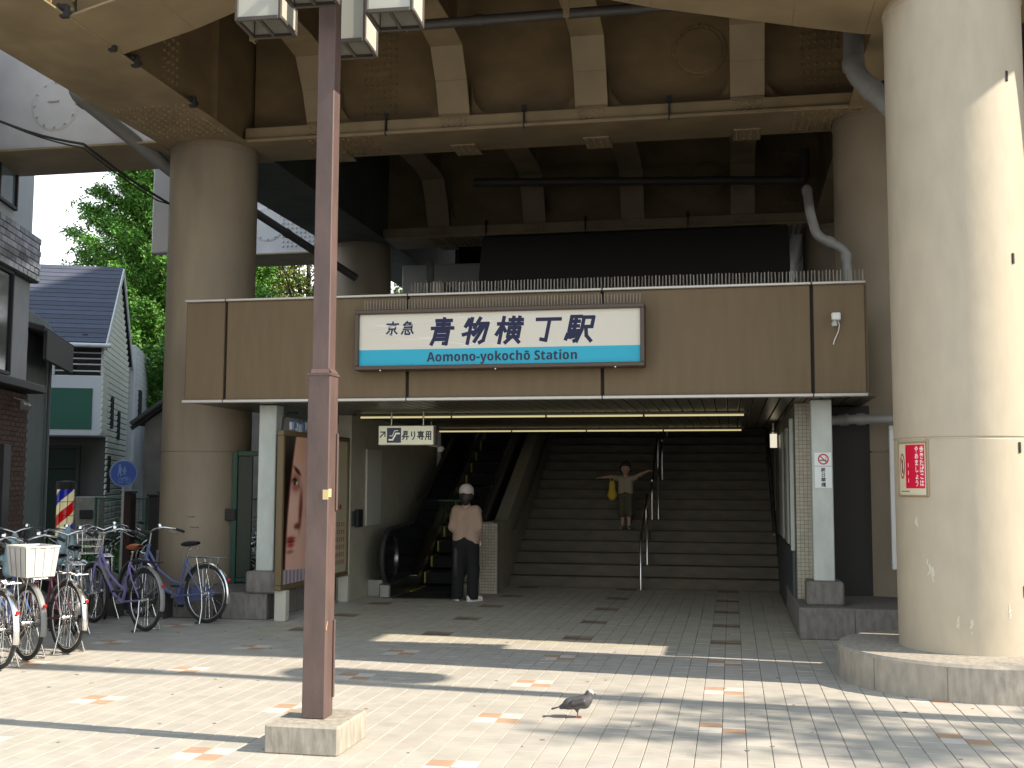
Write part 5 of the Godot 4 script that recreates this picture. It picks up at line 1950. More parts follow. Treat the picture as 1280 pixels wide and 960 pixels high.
# ---------------------------------------------------------------- barber pole, road sign
func street_bits() -> void:
	var o := thing("barber_pole", "red, white and blue striped barber pole in a wire cage by the shop front", "barber pole", v(-10.5, 0, 16.35))
	var im := Image.create(128, 256, false, Image.FORMAT_RGB8)
	for y in 256:
		for x in 128:
			var f := fposmod(y / 256.0 * 1.55 + x / 128.0 * 1.0, 1.0)
			var c := Color(0.93, 0.88, 0.68)
			if f < 0.25:
				c = Color(0.75, 0.06, 0.09)
			elif f >= 0.5 and f < 0.75:
				c = Color(0.10, 0.13, 0.62)
			im.set_pixel(x, y, c)
	var g := Geo.new()
	g.lathe([Vector2(0.135, 1.46), Vector2(0.135, 0.36)], Vector3.ZERO, 28)
	pl("striped_cylinder", g, picture(im, 0.3, 0.10), o)
	g = Geo.new()
	g.lathe([Vector2(0, 1.60), Vector2(0.15, 1.58), Vector2(0.16, 1.46), Vector2(0, 1.455)], Vector3.ZERO, 20)
	g.lathe([Vector2(0, 0.36), Vector2(0.16, 0.35), Vector2(0.17, 0.0)], Vector3.ZERO, 20)
	pl("cap_and_base", g, M.dark, o)
	g = Geo.new()
	for i in 8:
		var a := TAU * i / 8
		g.bar(Vector3(cos(a) * 0.15, 0.34, sin(a) * 0.15), Vector3(cos(a) * 0.15, 1.48, sin(a) * 0.15), 0.006, 0.006)
	for y in [0.6, 0.82, 1.04, 1.26]:
		g.ring(Vector3(0, y, 0), Vector3.UP, 0.15, 0.004, 20, 4)
	pl("cage", g, M.dark, o)
	var s := thing("road_sign", "round blue pedestrian and bicycle road sign on a thin grey pole", "road sign", v(-9.06, 0, 15.6), "", deg_to_rad(26))
	var im2 := Image.create(128, 128, false, Image.FORMAT_RGB8)
	im2.fill(Color(0.03, 0.28, 0.66))
	var wh := Color(0.45, 0.58, 0.74)
	for i in 40:
		var a := TAU * i / 40
		stroke(im2, Vector2(64, 64) + Vector2(cos(a), sin(a)) * 61, Vector2(64, 64) + Vector2(cos(a + 0.16), sin(a + 0.16)) * 61, 4, wh)
	# adult leading a child above, bicycle below
	for k in 2:
		var p := Vector2(46 + k * 22, 26 + k * 10)
		var e := 1.0 - k * 0.3
		stroke(im2, p, p + Vector2(0.1, 0), 11 * e, wh)
		stroke(im2, p + Vector2(0, 10) * e, p + Vector2(0, 30) * e, 11 * e, wh)
		stroke(im2, p + Vector2(-2, 30) * e, p + Vector2(-7, 50) * e, 5 * e, wh)
		stroke(im2, p + Vector2(2, 30) * e, p + Vector2(7, 50) * e, 5 * e, wh)
		stroke(im2, p + Vector2(5, 12) * e, p + Vector2(13, 28) * e, 4 * e, wh)
	for cx in [52, 86]:
		for i in 16:
			var a := TAU * i / 16
			stroke(im2, Vector2(cx, 98) + Vector2(cos(a), sin(a)) * 11, Vector2(cx, 98) + Vector2(cos(a + 0.4), sin(a + 0.4)) * 11, 2.5, wh)
	stroke(im2, Vector2(52, 98), Vector2(66, 84), 3, wh)
	stroke(im2, Vector2(66, 84), Vector2(86, 98), 3, wh)
	stroke(im2, Vector2(66, 84), Vector2(84, 82), 3, wh)
	g = Geo.new()
	var c := Vector3(0, 1.71, 0.03)
	for i in 36:
		var a := TAU * i / 36
		var b := TAU * (i + 1) / 36
		var A := Vector2(cos(a), sin(a))
		var B := Vector2(cos(b), sin(b))
		var z := Vector3(0, 0, 1)
		g.tri(c, c + Vector3(A.x, A.y, 0) * 0.2, c + Vector3(B.x, B.y, 0) * 0.2, z, z, z, Vector2(0.5, 0.5), Vector2(0.5 + A.x / 2, 0.5 - A.y / 2), Vector2(0.5 + B.x / 2, 0.5 - B.y / 2))
	pl("face", g, picture(im2, 0.5), s)
	g = Geo.new()
	g.lathe([Vector2(0.2, 0.009), Vector2(0.205, 0.004), Vector2(0.2, 0), Vector2(0, 0)], Vector3(0, 1.71, 0.02), 36, Vector3(0, 0, 1))
	pl("plate", g, M.alu, s)
	g = Geo.new()
	g.tube([Vector3.ZERO, Vector3(0, 1.93, 0)], 0.019, 12)
	pl("pole", g, mat(Color(0.42, 0.42, 0.40), 0.4), s)
	g = Geo.new()
	g.box(Vector3(0, 1.71, 0.008), Vector3(0.06, 0.2, 0.026), 0.004)
	pl("clamp", g, M.alu, s)


# ---------------------------------------------------------------- poster board
func blend(c: Color, to: Color, u: float, w: float, cu: float, cw: float, ru: float, rw: float, k: float) -> Color:
	var q := pow((u - cu) / ru, 2) + pow((w - cw) / rw, 2)
	return c.lerp(to, k * exp(-pow(q, 1.5)))


func poster_board() -> void:
	var o := thing("poster_board", "wide advertising board with a close-up face and red text on the left hall wall", "poster board", v(-5.12, 0, 13.35))
	var W := 460
	var H := 364
	var im := Image.create(W, H, false, Image.FORMAT_RGB8)
	for y in H:
		for x in W:
			var u := float(x) / W
			var w := float(y) / H
			var c := Color(0.70, 0.66, 0.54)
			if u < 0.60:
				var su := u - 0.02 * sin(w * 5.0)
				c = Color(0.88, 0.70, 0.63).lerp(Color(0.72, 0.48, 0.42), smoothstep(0.22, 0.6, u))
				c = blend(c, Color(0.93, 0.75, 0.67), su, w, 0.12, 0.50, 0.09, 0.12, 0.8)
				c = blend(c, Color(0.90, 0.68, 0.54), su, w, 0.21, 0.08, 0.06, 0.10, 0.7)
				c = blend(c, Color(0.90, 0.70, 0.64), su, w, 0.09, 0.87, 0.07, 0.06, 0.7)
				c = blend(c, Color(0.42, 0.19, 0.14), su, w, 0.235, 0.50, 0.028, 0.14, 0.85)
				c = blend(c, Color(0.36, 0.14, 0.11), su, w, 0.20, 0.615, 0.045, 0.022, 0.8)
				c = blend(c, Color(0.55, 0.30, 0.24), su, w, 0.15, 0.31, 0.065, 0.07, 0.75)
				c = blend(c, Color(0.20, 0.09, 0.07), su, w, 0.17, 0.225 + (u - 0.17) * 0.5, 0.05, 0.018, 0.9)
				c = blend(c, Color(0.12, 0.05, 0.05), su, w, 0.15, 0.292 + pow((u - 0.15) * 3.2, 2), 0.055, 0.011, 0.95)
				c = blend(c, Color(0.86, 0.82, 0.78), su, w, 0.166, 0.318, 0.022, 0.014, 0.9)
				c = blend(c, Color(0.10, 0.06, 0.05), su, w, 0.137, 0.316, 0.014, 0.017, 0.98)
				c = blend(c, Color(0.70, 0.36, 0.32), su, w, 0.15, 0.355, 0.05, 0.014, 0.6)
				c = blend(c, Color(0.60, 0.19, 0.19), su, w, 0.12, 0.70, 0.062, 0.019, 0.95)
				c = blend(c, Color(0.68, 0.25, 0.25), su, w, 0.125, 0.74, 0.05, 0.019, 0.95)
				c = blend(c, Color(0.28, 0.07, 0.08), su, w, 0.12, 0.718, 0.062, 0.006, 0.9)
				c = blend(c, Color(0.50, 0.25, 0.20), su, w, 0.12, 0.785, 0.05, 0.015, 0.6)
				var line := 0.155 - 0.24 * w + 0.12 * w * w
				c = c.lerp(Color(0.10, 0.045, 0.035), smoothstep(line + 0.012, line - 0.012, u))
				c = c.lerp(Color(0.30, 0.13, 0.08), smoothstep(0.025, 0.0, absf(u - line)) * 0.5)
				if w > 0.90 + 0.06 * u:
					c = Color(0.74, 0.70, 0.72).lerp(Color(0.50, 0.44, 0.50), 0.5 + 0.5 * sin(u * 120.0))
			else:
				c = Color(0.74, 0.71, 0.60)
			im.set_pixel(x, y, c)
	var red := Color(0.62, 0.08, 0.08)
	for k in 6:
		for j in 9:
			var p := Vector2(300 + j * 17, 228 + k * 21)
			stroke(im, p, p + Vector2(9, 0), 2.5, red)
			stroke(im, p + Vector2(0, 6), p + Vector2(9, 6), 2.5, red)
			stroke(im, p + Vector2(2 + (j * 3 + k) % 6, -2), p + Vector2(2 + (j * 3 + k) % 6, 9), 2.5, red)
	var g := Geo.new()
	g.quad(v(-5.095, 2.13, 12.26), v(-5.095, 2.13, 14.44), v(-5.095, 0.41, 14.44), v(-5.095, 0.41, 12.26), Vector3.RIGHT, true)
	pw("poster", g, picture(im, 0.35), o)
	g = Geo.new()
	g.bx(-5.16, -5.08, 2.13, 2.19, 12.2, 14.5, 0.008)
	g.bx(-5.16, -5.08, 0.35, 0.41, 12.2, 14.5, 0.008)
	g.bx(-5.16, -5.08, 0.41, 2.13, 12.2, 12.26, 0.008)
	g.bx(-5.16, -5.08, 0.41, 2.13, 14.44, 14.5, 0.008)
	g.bx(-5.16, -5.10, 0.41, 2.13, 12.26, 14.44)
	pw("frame", g, mat(Color(0.13, 0.09, 0.04), 0.5), o)
	for d in [12.26, 14.38]:
		g = Geo.new()
		g.bx(-5.18, -5.04, 0.0, 0.348, d, d + 0.12, 0.01)
		pw("leg", g, mat(Color(0.45, 0.43, 0.36), 0.8), o)
	var t := MeshInstance3D.new()
	t.mesh = lettering("A.", 0.42)
	t.material_override = mat(Color(0.30, 0.02, 0.02), 0.5)
	t.position = o.to_local(v(-5.092, 1.38, 14.05))
	t.rotation.y = PI / 2
	named(t, "lettering", o)
	var fl := thing("banner_roll", "small blue and white sheet with a dark arm on top of the poster board", "banner", v(-5.12, 2.19, 12.7))
	g = Geo.new()
	g.tube([v(-5.12, 2.19, 12.25), v(-5.13, 2.34, 12.3), v(-5.12, 2.40, 12.45), v(-5.12, 2.42, 12.7)], 0.015, 8)
	pw("arm", g, M.dark, fl)
	g = Geo.new()
	for i in 6:
		var z := 12.5 + i * 0.09
		g.tint = Color(0.10, 0.2, 0.42) if i % 3 == 1 else Color(0.5, 0.55, 0.62)
		g.box(v(-5.11, 2.255 + 0.02 * sin(i * 1.7), z), Vector3(0.03, 0.10, 0.085), 0.01, Basis(Vector3.RIGHT, 0.2 * sin(i * 2.1)))
	var bm := mat(Color(1, 1, 1), 0.5)
	bm.vertex_color_use_as_albedo = true
	pw("sheet", g, bm, fl)


# ---------------------------------------------------------------- small signs
func small_signs() -> void:
	var o := thing("hanging_sign", "small lit white sign with a dark blue escalator pictogram hanging from the soffit", "sign", v(-4.14, 2.08, 14.0))
	var W := 384
	var H := 124
	var im := Image.create(W, H, false, Image.FORMAT_RGB8)
	im.fill(Color(0.80, 0.80, 0.70))
	im.fill_rect(Rect2i(58, 12, 100, 100), Color(0.06, 0.08, 0.22))
	var wh := Color(0.86, 0.86, 0.78)
	stroke(im, Vector2(74, 92), Vector2(98, 92), 11, wh)
	stroke(im, Vector2(98, 92), Vector2(122, 50), 11, wh)
	stroke(im, Vector2(122, 50), Vector2(146, 50), 11, wh)
	stroke(im, Vector2(78, 66), Vector2(96, 66), 5, wh)
	stroke(im, Vector2(96, 66), Vector2(112, 32), 5, wh)
	stroke(im, Vector2(112, 32), Vector2(136, 30), 5, wh)
	for i in 4:
		glyph(im, "昇り専用"[i], Vector2(164 + i * 54, 34), 50, 58, 7.5, Color(0.05, 0.05, 0.06))
	stroke(im, Vector2(14, 40), Vector2(44, 40), 8, Color(0.07, 0.07, 0.08))
	stroke(im, Vector2(44, 40), Vector2(44, 70), 8, Color(0.07, 0.07, 0.08))
	stroke(im, Vector2(10, 74), Vector2(44, 40), 8, Color(0.07, 0.07, 0.08))
	var g := Geo.new()
	g.quad(v(-4.5, 2.32, 13.955), v(-3.77, 2.32, 13.955), v(-3.77, 2.08, 13.955), v(-4.5, 2.08, 13.955), v(0, 0, -1), true)
	pw("sign_face", g, picture(im, 0.3, 0.12), o)
	g = Geo.new()
	g.bx(-4.51, -3.76, 2.07, 2.33, 13.96, 14.08, 0.01)
	pw("box", g, M.alu, o)
	for x in [-4.35, -3.92]:
		g = Geo.new()
		g.tube([v(x, 2.33, 14.02), v(x, 2.505, 14.02)], 0.012, 8)
		pw("hanger", g, M.stainless, o)
	var sp := thing("spotlight", "tiny white spotlight on the wall under the hanging sign", "spotlight", v(-4.2, 2.0, 16.0))
	g = Geo.new()
	g.lathe([Vector2(0.03, 0), Vector2(0.05, 0.08), Vector2(0, 0.09)], v(-4.24, 2.12, 16.0), 12, v(0.6, -0.5, -0.6))
	g.tube([v(-4.4, 2.14, 16.1), v(-4.24, 2.12, 16.0)], 0.015, 8)
	pw("head", g, M.white, sp)
	g = Geo.new()
	g.tube([v(-4.38, 2.14, 16.1), v(-4.38, 2.5, 16.1)], 0.012, 8)
	pw("stem", g, M.stainless, sp)
	# red poster wrapped on the front column
	var p := thing("column_poster", "red and white no-smoking-while-walking poster wrapped on the front column", "poster", v(1.895, 1.5, 9.88))
	var im2 := Image.create(200, 200, false, Image.FORMAT_RGB8)
	im2.fill(Color(0.80, 0.77, 0.66))
	im2.fill_rect(Rect2i(62, 6, 132, 168), Color(0.80, 0.07, 0.22))
	for i in 6:
		glyph(im2, "歩きたばこは"[i], Vector2(164, 12 + i * 26), 24, 23, 3.6, Color(0.93, 0.88, 0.86))
	for i in 6:
		glyph(im2, "やめましょう"[i], Vector2(132, 12 + i * 26), 24, 23, 3.6, Color(0.93, 0.88, 0.86))
	for i in 3:
		stroke(im2, Vector2(84, 78 + i * 30), Vector2(84, 90 + i * 30), 6, Color(0.95, 0.65, 0.70))
	var c := Vector2(32, 88)
	for i in 30:
		var a := TAU * i / 30
		stroke(im2, c + Vector2(cos(a) * 20, sin(a) * 46), c + Vector2(cos(a + 0.23) * 20, sin(a + 0.23) * 46), 6, Color(0.55, 0.10, 0.14))
	stroke(im2, Vector2(20, 52), Vector2(44, 124), 5, Color(0.55, 0.10, 0.14))
	stroke(im2, Vector2(32, 66), Vector2(32, 112), 8, Color(0.10, 0.08, 0.08))
	stroke(im2, Vector2(14, 186), Vector2(90, 186), 3, Color(0.35, 0.32, 0.3))
	g = Geo.new()
	var a0 := -2.86
	var a1 := -2.30
	for i in 10:
		var b0 := lerpf(a0, a1, i / 10.0)
		var b1 := lerpf(a0, a1, (i + 1) / 10.0)
		var r := 0.558
		var A := Vector3(cos(b0), 0, -sin(b0))
		var B := Vector3(cos(b1), 0, -sin(b1))
		for q in [[A, B, B, 1.93, 1.93, 1.51, i, i + 1, i + 1], [A, B, A, 1.93, 1.51, 1.51, i, i + 1, i]]:
			g.tri(v(1.895, 0, 9.88) + q[0] * r + Vector3(0, q[3], 0), v(1.895, 0, 9.88) + q[1] * r + Vector3(0, q[4], 0), v(1.895, 0, 9.88) + q[2] * r + Vector3(0, q[5], 0), q[0], q[1], q[2], Vector2(q[6] / 10.0, 0 if q[3] > 1.7 else 1), Vector2(q[7] / 10.0, 0 if q[4] > 1.7 else 1), Vector2(q[8] / 10.0, 0 if q[5] > 1.7 else 1))
	pw("sheet", g, picture(im2, 0.35), p)
	g = Geo.new()
	for y in [1.505, 1.935]:
		var pts: Array = []
		for i in 11:
			var b := lerpf(a0 - 0.03, a1 + 0.03, i / 10.0)
			pts.append(v(1.895, 0, 9.88) + Vector3(cos(b), 0, -sin(b)) * 0.559 + Vector3(0, y, 0))
		g.tube(pts, 0.008, 6)
	for b in [a0 - 0.03, a1 + 0.03]:
		var q := v(1.895, 0, 9.88) + Vector3(cos(b), 0, -sin(b)) * 0.559
		g.bar(q + Vector3(0, 1.505, 0), q + Vector3(0, 1.96, 0), 0.014, 0.014)
	pw("frame", g, mat(Color(0.30, 0.22, 0.13), 0.6), p)


func cables() -> void:
	var pts := [v(-11.5, 6.35, 10.2), v(-8.29, 5.75, 11.3), v(-7.45, 5.55, 11.69), v(-7.26, 5.25, 13.45)]
	for k in 2:
		var o := thing("cable", ["thicker black overhead cable sagging across the upper left to the column", "thin black cable hanging just below the thicker one at upper left"][k], "cable", pts[1], "black cables at upper left")
		var q: Array = []
		for i in pts.size() - 1:
			for j in 6:
				var f := j / 6.0
				q.append(pts[i].lerp(pts[i + 1], f) + Vector3(0, -0.035 * sin(f * PI) - 0.05 * k * clampf(i - 1.0 + f, 0, 1), 0))
		q.append(pts[pts.size() - 1])
		var g := Geo.new()
		g.tube(q, 0.016 if k == 0 else 0.01, 6)
		pw("wire", g, M.black, o)


# ---------------------------------------------------------------- bodies: distance to tapered bones, meshed as surface nets
func nets(bones: Array, cell: float, k: float, floor_y := -1e9) -> Geo:
	var lo := Vector3.INF
	var hi := -Vector3.INF
	for b in bones:
		var r: float = maxf(b[2], b[3]) + k
		for e in 2:
			var p: Vector3 = b[e]
			lo = lo.min(p - Vector3.ONE * r)
			hi = hi.max(p + Vector3.ONE * r)
	lo -= Vector3.ONE * cell * 2
	hi += Vector3.ONE * cell * 2
	var nx := int((hi.x - lo.x) / cell) + 2
	var ny := int((hi.y - lo.y) / cell) + 2
	var nz := int((hi.z - lo.z) / cell) + 2
	var f := PackedFloat32Array()
	f.resize(nx * ny * nz)
	f.fill(9.0)
	for b in bones:
		var a: Vector3 = b[0]
		var c: Vector3 = b[1]
		var ra: float = b[2]
		var rb: float = b[3]
		var r := maxf(ra, rb) + k + cell * 2.5
		var l := (a.min(c) - Vector3.ONE * r - lo) / cell
		var h := (a.max(c) + Vector3.ONE * r - lo) / cell
		var ac := c - a
		var ll := maxf(ac.length_squared(), 1e-8)
		for z in range(maxi(0, int(l.z)), mini(nz - 1, int(h.z)) + 1):
			for y in range(maxi(0, int(l.y)), mini(ny - 1, int(h.y)) + 1):
				for x in range(maxi(0, int(l.x)), mini(nx - 1, int(h.x)) + 1):
					var p := lo + Vector3(x, y, z) * cell
					var t := clampf((p - a).dot(ac) / ll, 0.0, 1.0)
					var d := p.distance_to(a + ac * t) - lerpf(ra, rb, t)
					var i := x + nx * (y + ny * z)
					var o := f[i]
					var m := maxf(k - absf(o - d), 0.0) / k
					f[i] = minf(o, d) - m * m * k * 0.25
	if floor_y > -1e8:
		for z in nz:
			for y in ny:
				for x in nx:
					var i := x + nx * (y + ny * z)
					f[i] = maxf(f[i], floor_y - (lo.y + y * cell))
	var at := {}
	var vs := PackedVector3Array()
	var ns := PackedVector3Array()
	var sx := 1
	var sy := nx
	var sz := nx * ny
	for z in nz - 1:
		for y in ny - 1:
			for x in nx - 1:
				var i := x + nx * (y + ny * z)
				var f0 := f[i]
				var any := false
				var neg := f0 < 0.0
				for q in [sx, sy, sz, sx + sy, sx + sz, sy + sz, sx + sy + sz]:
					if (f[i + q] < 0.0) != neg:
						any = true
						break
				if not any:
					continue
				var acc := Vector3.ZERO
				var n := 0
				for e in 12:
					var ax := e / 4
					var o1 := e % 2
					var o2 := (e / 2) % 2
					var p0 := Vector3i.ZERO
					p0[(ax + 1) % 3] = o1
					p0[(ax + 2) % 3] = o2
					var p1 := p0
					p1[ax] = 1
					var a := f[i + p0.x * sx + p0.y * sy + p0.z * sz]
					var b := f[i + p1.x * sx + p1.y * sy + p1.z * sz]
					if (a < 0.0) != (b < 0.0):
						acc += Vector3(p0).lerp(Vector3(p1), a / (a - b))
						n += 1
				acc /= n
				at[i] = vs.size()
				vs.append(lo + (Vector3(x, y, z) + acc) * cell)
				ns.append(Vector3(f[i + sx] + f[i + sx + sy] + f[i + sx + sz] - f0 - f[i + sy] - f[i + sz], f[i + sy] + f[i + sx + sy] + f[i + sy + sz] - f0 - f[i + sx] - f[i + sz], f[i + sz] + f[i + sx + sz] + f[i + sy + sz] - f0 - f[i + sx] - f[i + sy]).normalized())
	var g := Geo.new()
	for i in at:
		var f0 := f[i]
		for ax in 3:
			var s: int = [sx, sy, sz][ax]
			var u: int = [sy, sz, sx][ax]
			var w: int = [sz, sx, sy][ax]
			if i + s < f.size() and (f[i + s] < 0.0) != (f0 < 0.0) and at.has(i - u) and at.has(i - w) and at.has(i - u - w):
				var q := [at[i], at[i - u], at[i - u - w], at[i - w]]
				g.tri(vs[q[0]], vs[q[1]], vs[q[2]], ns[q[0]], ns[q[1]], ns[q[2]])
				g.tri(vs[q[0]], vs[q[2]], vs[q[3]], ns[q[0]], ns[q[2]], ns[q[3]])
	return g


func hand(at: Vector3, along: Vector3, palm: Vector3, side: float, s: float, curl: float) -> Geo:
	along = along.normalized()
	palm = (palm - along * palm.dot(along)).normalized()
	var ac := along.cross(palm) * side  # towards the thumb
	var bones: Array = []
	for i in 4:
		var o := (1.5 - i) * 0.019 * s
		bones.append([at, at + along * 0.085 * s + ac * o, 0.016 * s, 0.0115 * s])
		var len: float = [0.070, 0.078, 0.073, 0.056][i] * s
		var p0 := at + along * 0.088 * s + ac * o
		var d1 := (along + palm * curl * 0.5).normalized()
		var d2 := (along + palm * curl * 1.4).normalized()
		var d3 := (along * (1.0 - curl * 0.6) + palm * curl * 2.2).normalized()
		var p1 := p0 + d1 * len * 0.42
		var p2 := p1 + d2 * len * 0.33
		bones.append([p0, p1, 0.0095 * s, 0.009 * s])
		bones.append([p1, p2, 0.009 * s, 0.0082 * s])
		bones.append([p2, p2 + d3 * len * 0.25, 0.0082 * s, 0.007 * s])
	var t0 := at + along * 0.025 * s + ac * 0.026 * s
	var t1 := t0 + (along * 0.6 + ac * 0.8 + palm * 0.3).normalized() * 0.045 * s
	bones.append([t0, t1, 0.013 * s, 0.011 * s])
	bones.append([t1, t1 + (along + ac * 0.25 + palm * 0.4).normalized() * 0.034 * s, 0.0105 * s, 0.008 * s])
	return nets(bones, 0.0042, 0.006)


func shoe(c: Vector3, fwd: Vector3, s: float) -> Geo:
	var up := Vector3.UP
	return nets([[c + up * 0.045 * s - fwd * 0.04 * s, c + up * 0.034 * s + fwd * 0.13 * s, 0.043 * s, 0.036 * s], [c + up * 0.07 * s - fwd * 0.03 * s, c + up * 0.05 * s + fwd * 0.04 * s, 0.042 * s, 0.038 * s]], 0.007, 0.02, 0.004)


func sole(c: Vector3, fwd: Vector3, s: float) -> Geo:
	var g := Geo.new()
	var poly := PackedVector2Array()
	for i in 20:
		var a := TAU * i / 20
		poly.append(Vector2((0.044 + 0.005 * cos(a)) * sin(a), 0.045 - 0.13 * cos(a)) * s)
	var x := fwd.cross(Vector3.UP)
	g.prism(poly, c, x, fwd, Vector3(0, 0.022 * s, 0))
	return g


func people() -> void:
	var skin := mat(Color(0.42, 0.26, 0.18), 0.6)
	var hair := mat(Color(0.012, 0.01, 0.009), 0.6)
	# ---- person at the foot of the escalator, seen from behind; local -z is away from the camera
	var o := thing("person", "person in a white cap, pinkish-tan shirt and black trousers seen from behind at the escalator", "person", v(-3.56, 0, 14.95))
	var b: Array = []
	b.append([Vector3(0, 1.44, -0.005), Vector3(0, 1.475, 0.01), 0.085, 0.088])
	b.append([Vector3(0, 1.395, -0.045), Vector3(0, 1.44, -0.03), 0.052, 0.066])
	b.append([Vector3(0, 1.26, 0.012), Vector3(0, 1.40, 0.0), 0.05, 0.047])
	b.append([Vector3(0, 1.425, -0.10), Vector3(0, 1.445, -0.092), 0.014, 0.009])
	for s in [-1.0, 1.0]:
		b.append([Vector3(s * 0.084, 1.43, 0.005), Vector3(s * 0.088, 1.46, 0.01), 0.014, 0.016])
	b.append([Vector3(-0.1, 1.23, 0), Vector3(0.1, 1.23, 0), 0.05, 0.05])
	b.append([Vector3(-0.14, 1.21, 0), Vector3(-0.18, 0.985, 0.02), 0.045, 0.036])
	b.append([Vector3(0.14, 1.21, 0), Vector3(0.18, 0.985, 0.035), 0.045, 0.036])
	b.append([Vector3(-0.18, 0.985, 0.02), Vector3(-0.13, 0.96, -0.19), 0.036, 0.026])
	b.append([Vector3(0.18, 0.985, 0.035), Vector3(0.175, 0.85, -0.03), 0.036, 0.026])
	var body := nets(b, 0.011, 0.03)
	body.add(hand(Vector3(-0.13, 0.96, -0.19), Vector3(0.35, 0.05, -1), Vector3(0.6, -0.8, 0), -1.0, 0.95, 0.6), Transform3D.IDENTITY)
	body.add(hand(Vector3(0.175, 0.85, -0.03), Vector3(-0.05, -0.9, -0.3), Vector3(-1, 0, 0.1), 1.0, 0.95, 0.5), Transform3D.IDENTITY)
	pl("body", body, skin, o)
	b = []
	for s in [-1.0, 1.0]:
		b.append([Vector3(s * 0.075, 1.17, 0.005), Vector3(s * 0.085, 0.84, 0.005), 0.095, 0.102])
		b.append([Vector3(s * 0.06, 1.20, 0.015), Vector3(s * 0.125, 1.225, 0.005), 0.078, 0.062])
		b.append([Vector3(s * 0.142, 1.21, 0.0), Vector3(s * 0.182, 0.99, 0.025), 0.064, 0.058])
		b.append([Vector3(s * 0.06, 0.9, 0.04), Vector3(s * 0.08, 0.80 if s > 0 else 0.82, 0.04), 0.085, 0.078])
	b.append([Vector3(-0.182, 0.99, 0.02), Vector3(-0.17, 0.975, -0.08), 0.057, 0.05])
	b.append([Vector3(0.12, 0.86, 0.03), Vector3(0.14, 0.745, 0.02), 0.06, 0.045])
	b.append([Vector3(-0.05, 0.86, 0.08), Vector3(0.0, 1.1, 0.085), 0.02, 0.024])
	b.append([Vector3(0.08, 0.95, 0.085), Vector3(0.14, 0.8, 0.07), 0.02, 0.026])
	pl("shirt", nets(b, 0.012, 0.035), mat(Color(0.40, 0.28, 0.21), 0.85, "grain", Vector3(1.5, 1.5, 1.5), 0.0, 0.6), o)
	b = []
	b.append([Vector3(-0.06, 0.80, 0.01), Vector3(0.06, 0.80, 0.01), 0.112, 0.112])
	b.append([Vector3(-0.08, 0.77, 0.01), Vector3(-0.105, 0.42, -0.01), 0.105, 0.085])
	b.append([Vector3(-0.105, 0.42, -0.01), Vector3(-0.115, 0.07, 0.01), 0.085, 0.078])
	b.append([Vector3(0.08, 0.77, 0.01), Vector3(0.10, 0.42, 0.0), 0.105, 0.085])
	b.append([Vector3(0.10, 0.42, 0.0), Vector3(0.105, 0.07, 0.05), 0.085, 0.078])
	pl("trousers", nets(b, 0.013, 0.035, 0.025), mat(Color(0.006, 0.006, 0.007), 0.9), o)
	for q in [[Vector3(-0.13, 0, -0.02), Vector3(-0.45, 0, -1)], [Vector3(0.10, 0, 0.05), Vector3(0.75, 0, -0.75)]]:
		var sh := pl("shoe", shoe(q[0], q[1].normalized(), 1.0), mat(Color(0.62, 0.60, 0.58), 0.6), o)
		pl("sole", sole(q[0], q[1].normalized(), 1.0), mat(Color(0.5, 0.48, 0.46), 0.7), sh)
		var g := Geo.new()
		var side: Vector3 = q[1].normalized().cross(Vector3.UP)
		for k in 2:
			for s in [-1.0, 1.0]:
				g.box(q[0] + Vector3(0, 0.05, 0) + q[1].normalized() * (0.02 + k * 0.04) + side * 0.041 * s, Vector3(0.012, 0.05, 0.012), 0.003, Basis(Vector3.UP, 0.5))
		pl("stripe", g, M.black, sh)
	pl("hair", nets([[Vector3(0, 1.455, 0.014), Vector3(0, 1.37, 0.03), 0.090, 0.064], [Vector3(-0.05, 1.40, 0.02), Vector3(0.05, 1.40, 0.02), 0.05, 0.05], [Vector3(0, 1.37, 0.03), Vector3(0, 1.315, 0.035), 0.06, 0.045]], 0.01, 0.03), hair, o)
	var cap := Geo.new()
	cap.blob(Vector3(0, 1.485, 0.004), Vector3(0.101, 0.098, 0.107), 20, 12)
	var cm := pl("cap", cap, mat(Color(0.56, 0.50, 0.44), 0.9, "grain", Vector3(2, 2, 2)), o)
	cap = Geo.new()
	cap.prism(PackedVector2Array([Vector2(-0.075, -0.07), Vector2(0.075, -0.07), Vector2(0.06, -0.165), Vector2(0.0, -0.185), Vector2(-0.06, -0.165)]), Vector3(0, 1.478, 0), Vector3.RIGHT, Vector3(0, 0.15, 1).normalized(), Vector3(0, 0.012, 0))
	pl("brim", cap, mat(Color(0.66, 0.60, 0.54), 0.85), cm)
	cap = Geo.new()
	cap.blob(Vector3(-0.015, 1.448, 0.094), Vector3(0.028, 0.014, 0.012), 12, 8)
	pl("rear_opening", cap, M.black, cm)
	var pp := Geo.new()
	pp.box(Vector3(0.175, 0.77, -0.06), Vector3(0.03, 0.06, 0.09), 0.008, Basis(Vector3(0, 1, 0), 0.3))
	tag(pw("paper_slip", shifted(pp, o.position), mat(Color(0.7, 0.69, 0.66), 0.7)), "small white folded paper held in the right hand of the person in the cap", "paper")
	# ---- child on the stairs, facing the camera with arms held out
	var c := thing("person", "small child with dark hair and arms stretched out walking down the stairs", "person", v(-1.73, 0.833, 18.62))
	b = []
	b.append([Vector3(0, 1.0, -0.005), Vector3(0, 1.03, -0.01), 0.078, 0.08])
	b.append([Vector3(0, 0.955, 0.03), Vector3(0, 0.99, 0.022), 0.042, 0.055])
	b.append([Vector3(0, 0.985, 0.082), Vector3(0, 1.0, 0.076), 0.011, 0.007])
	b.append([Vector3(0, 0.86, 0), Vector3(0, 0.96, 0), 0.034, 0.034])
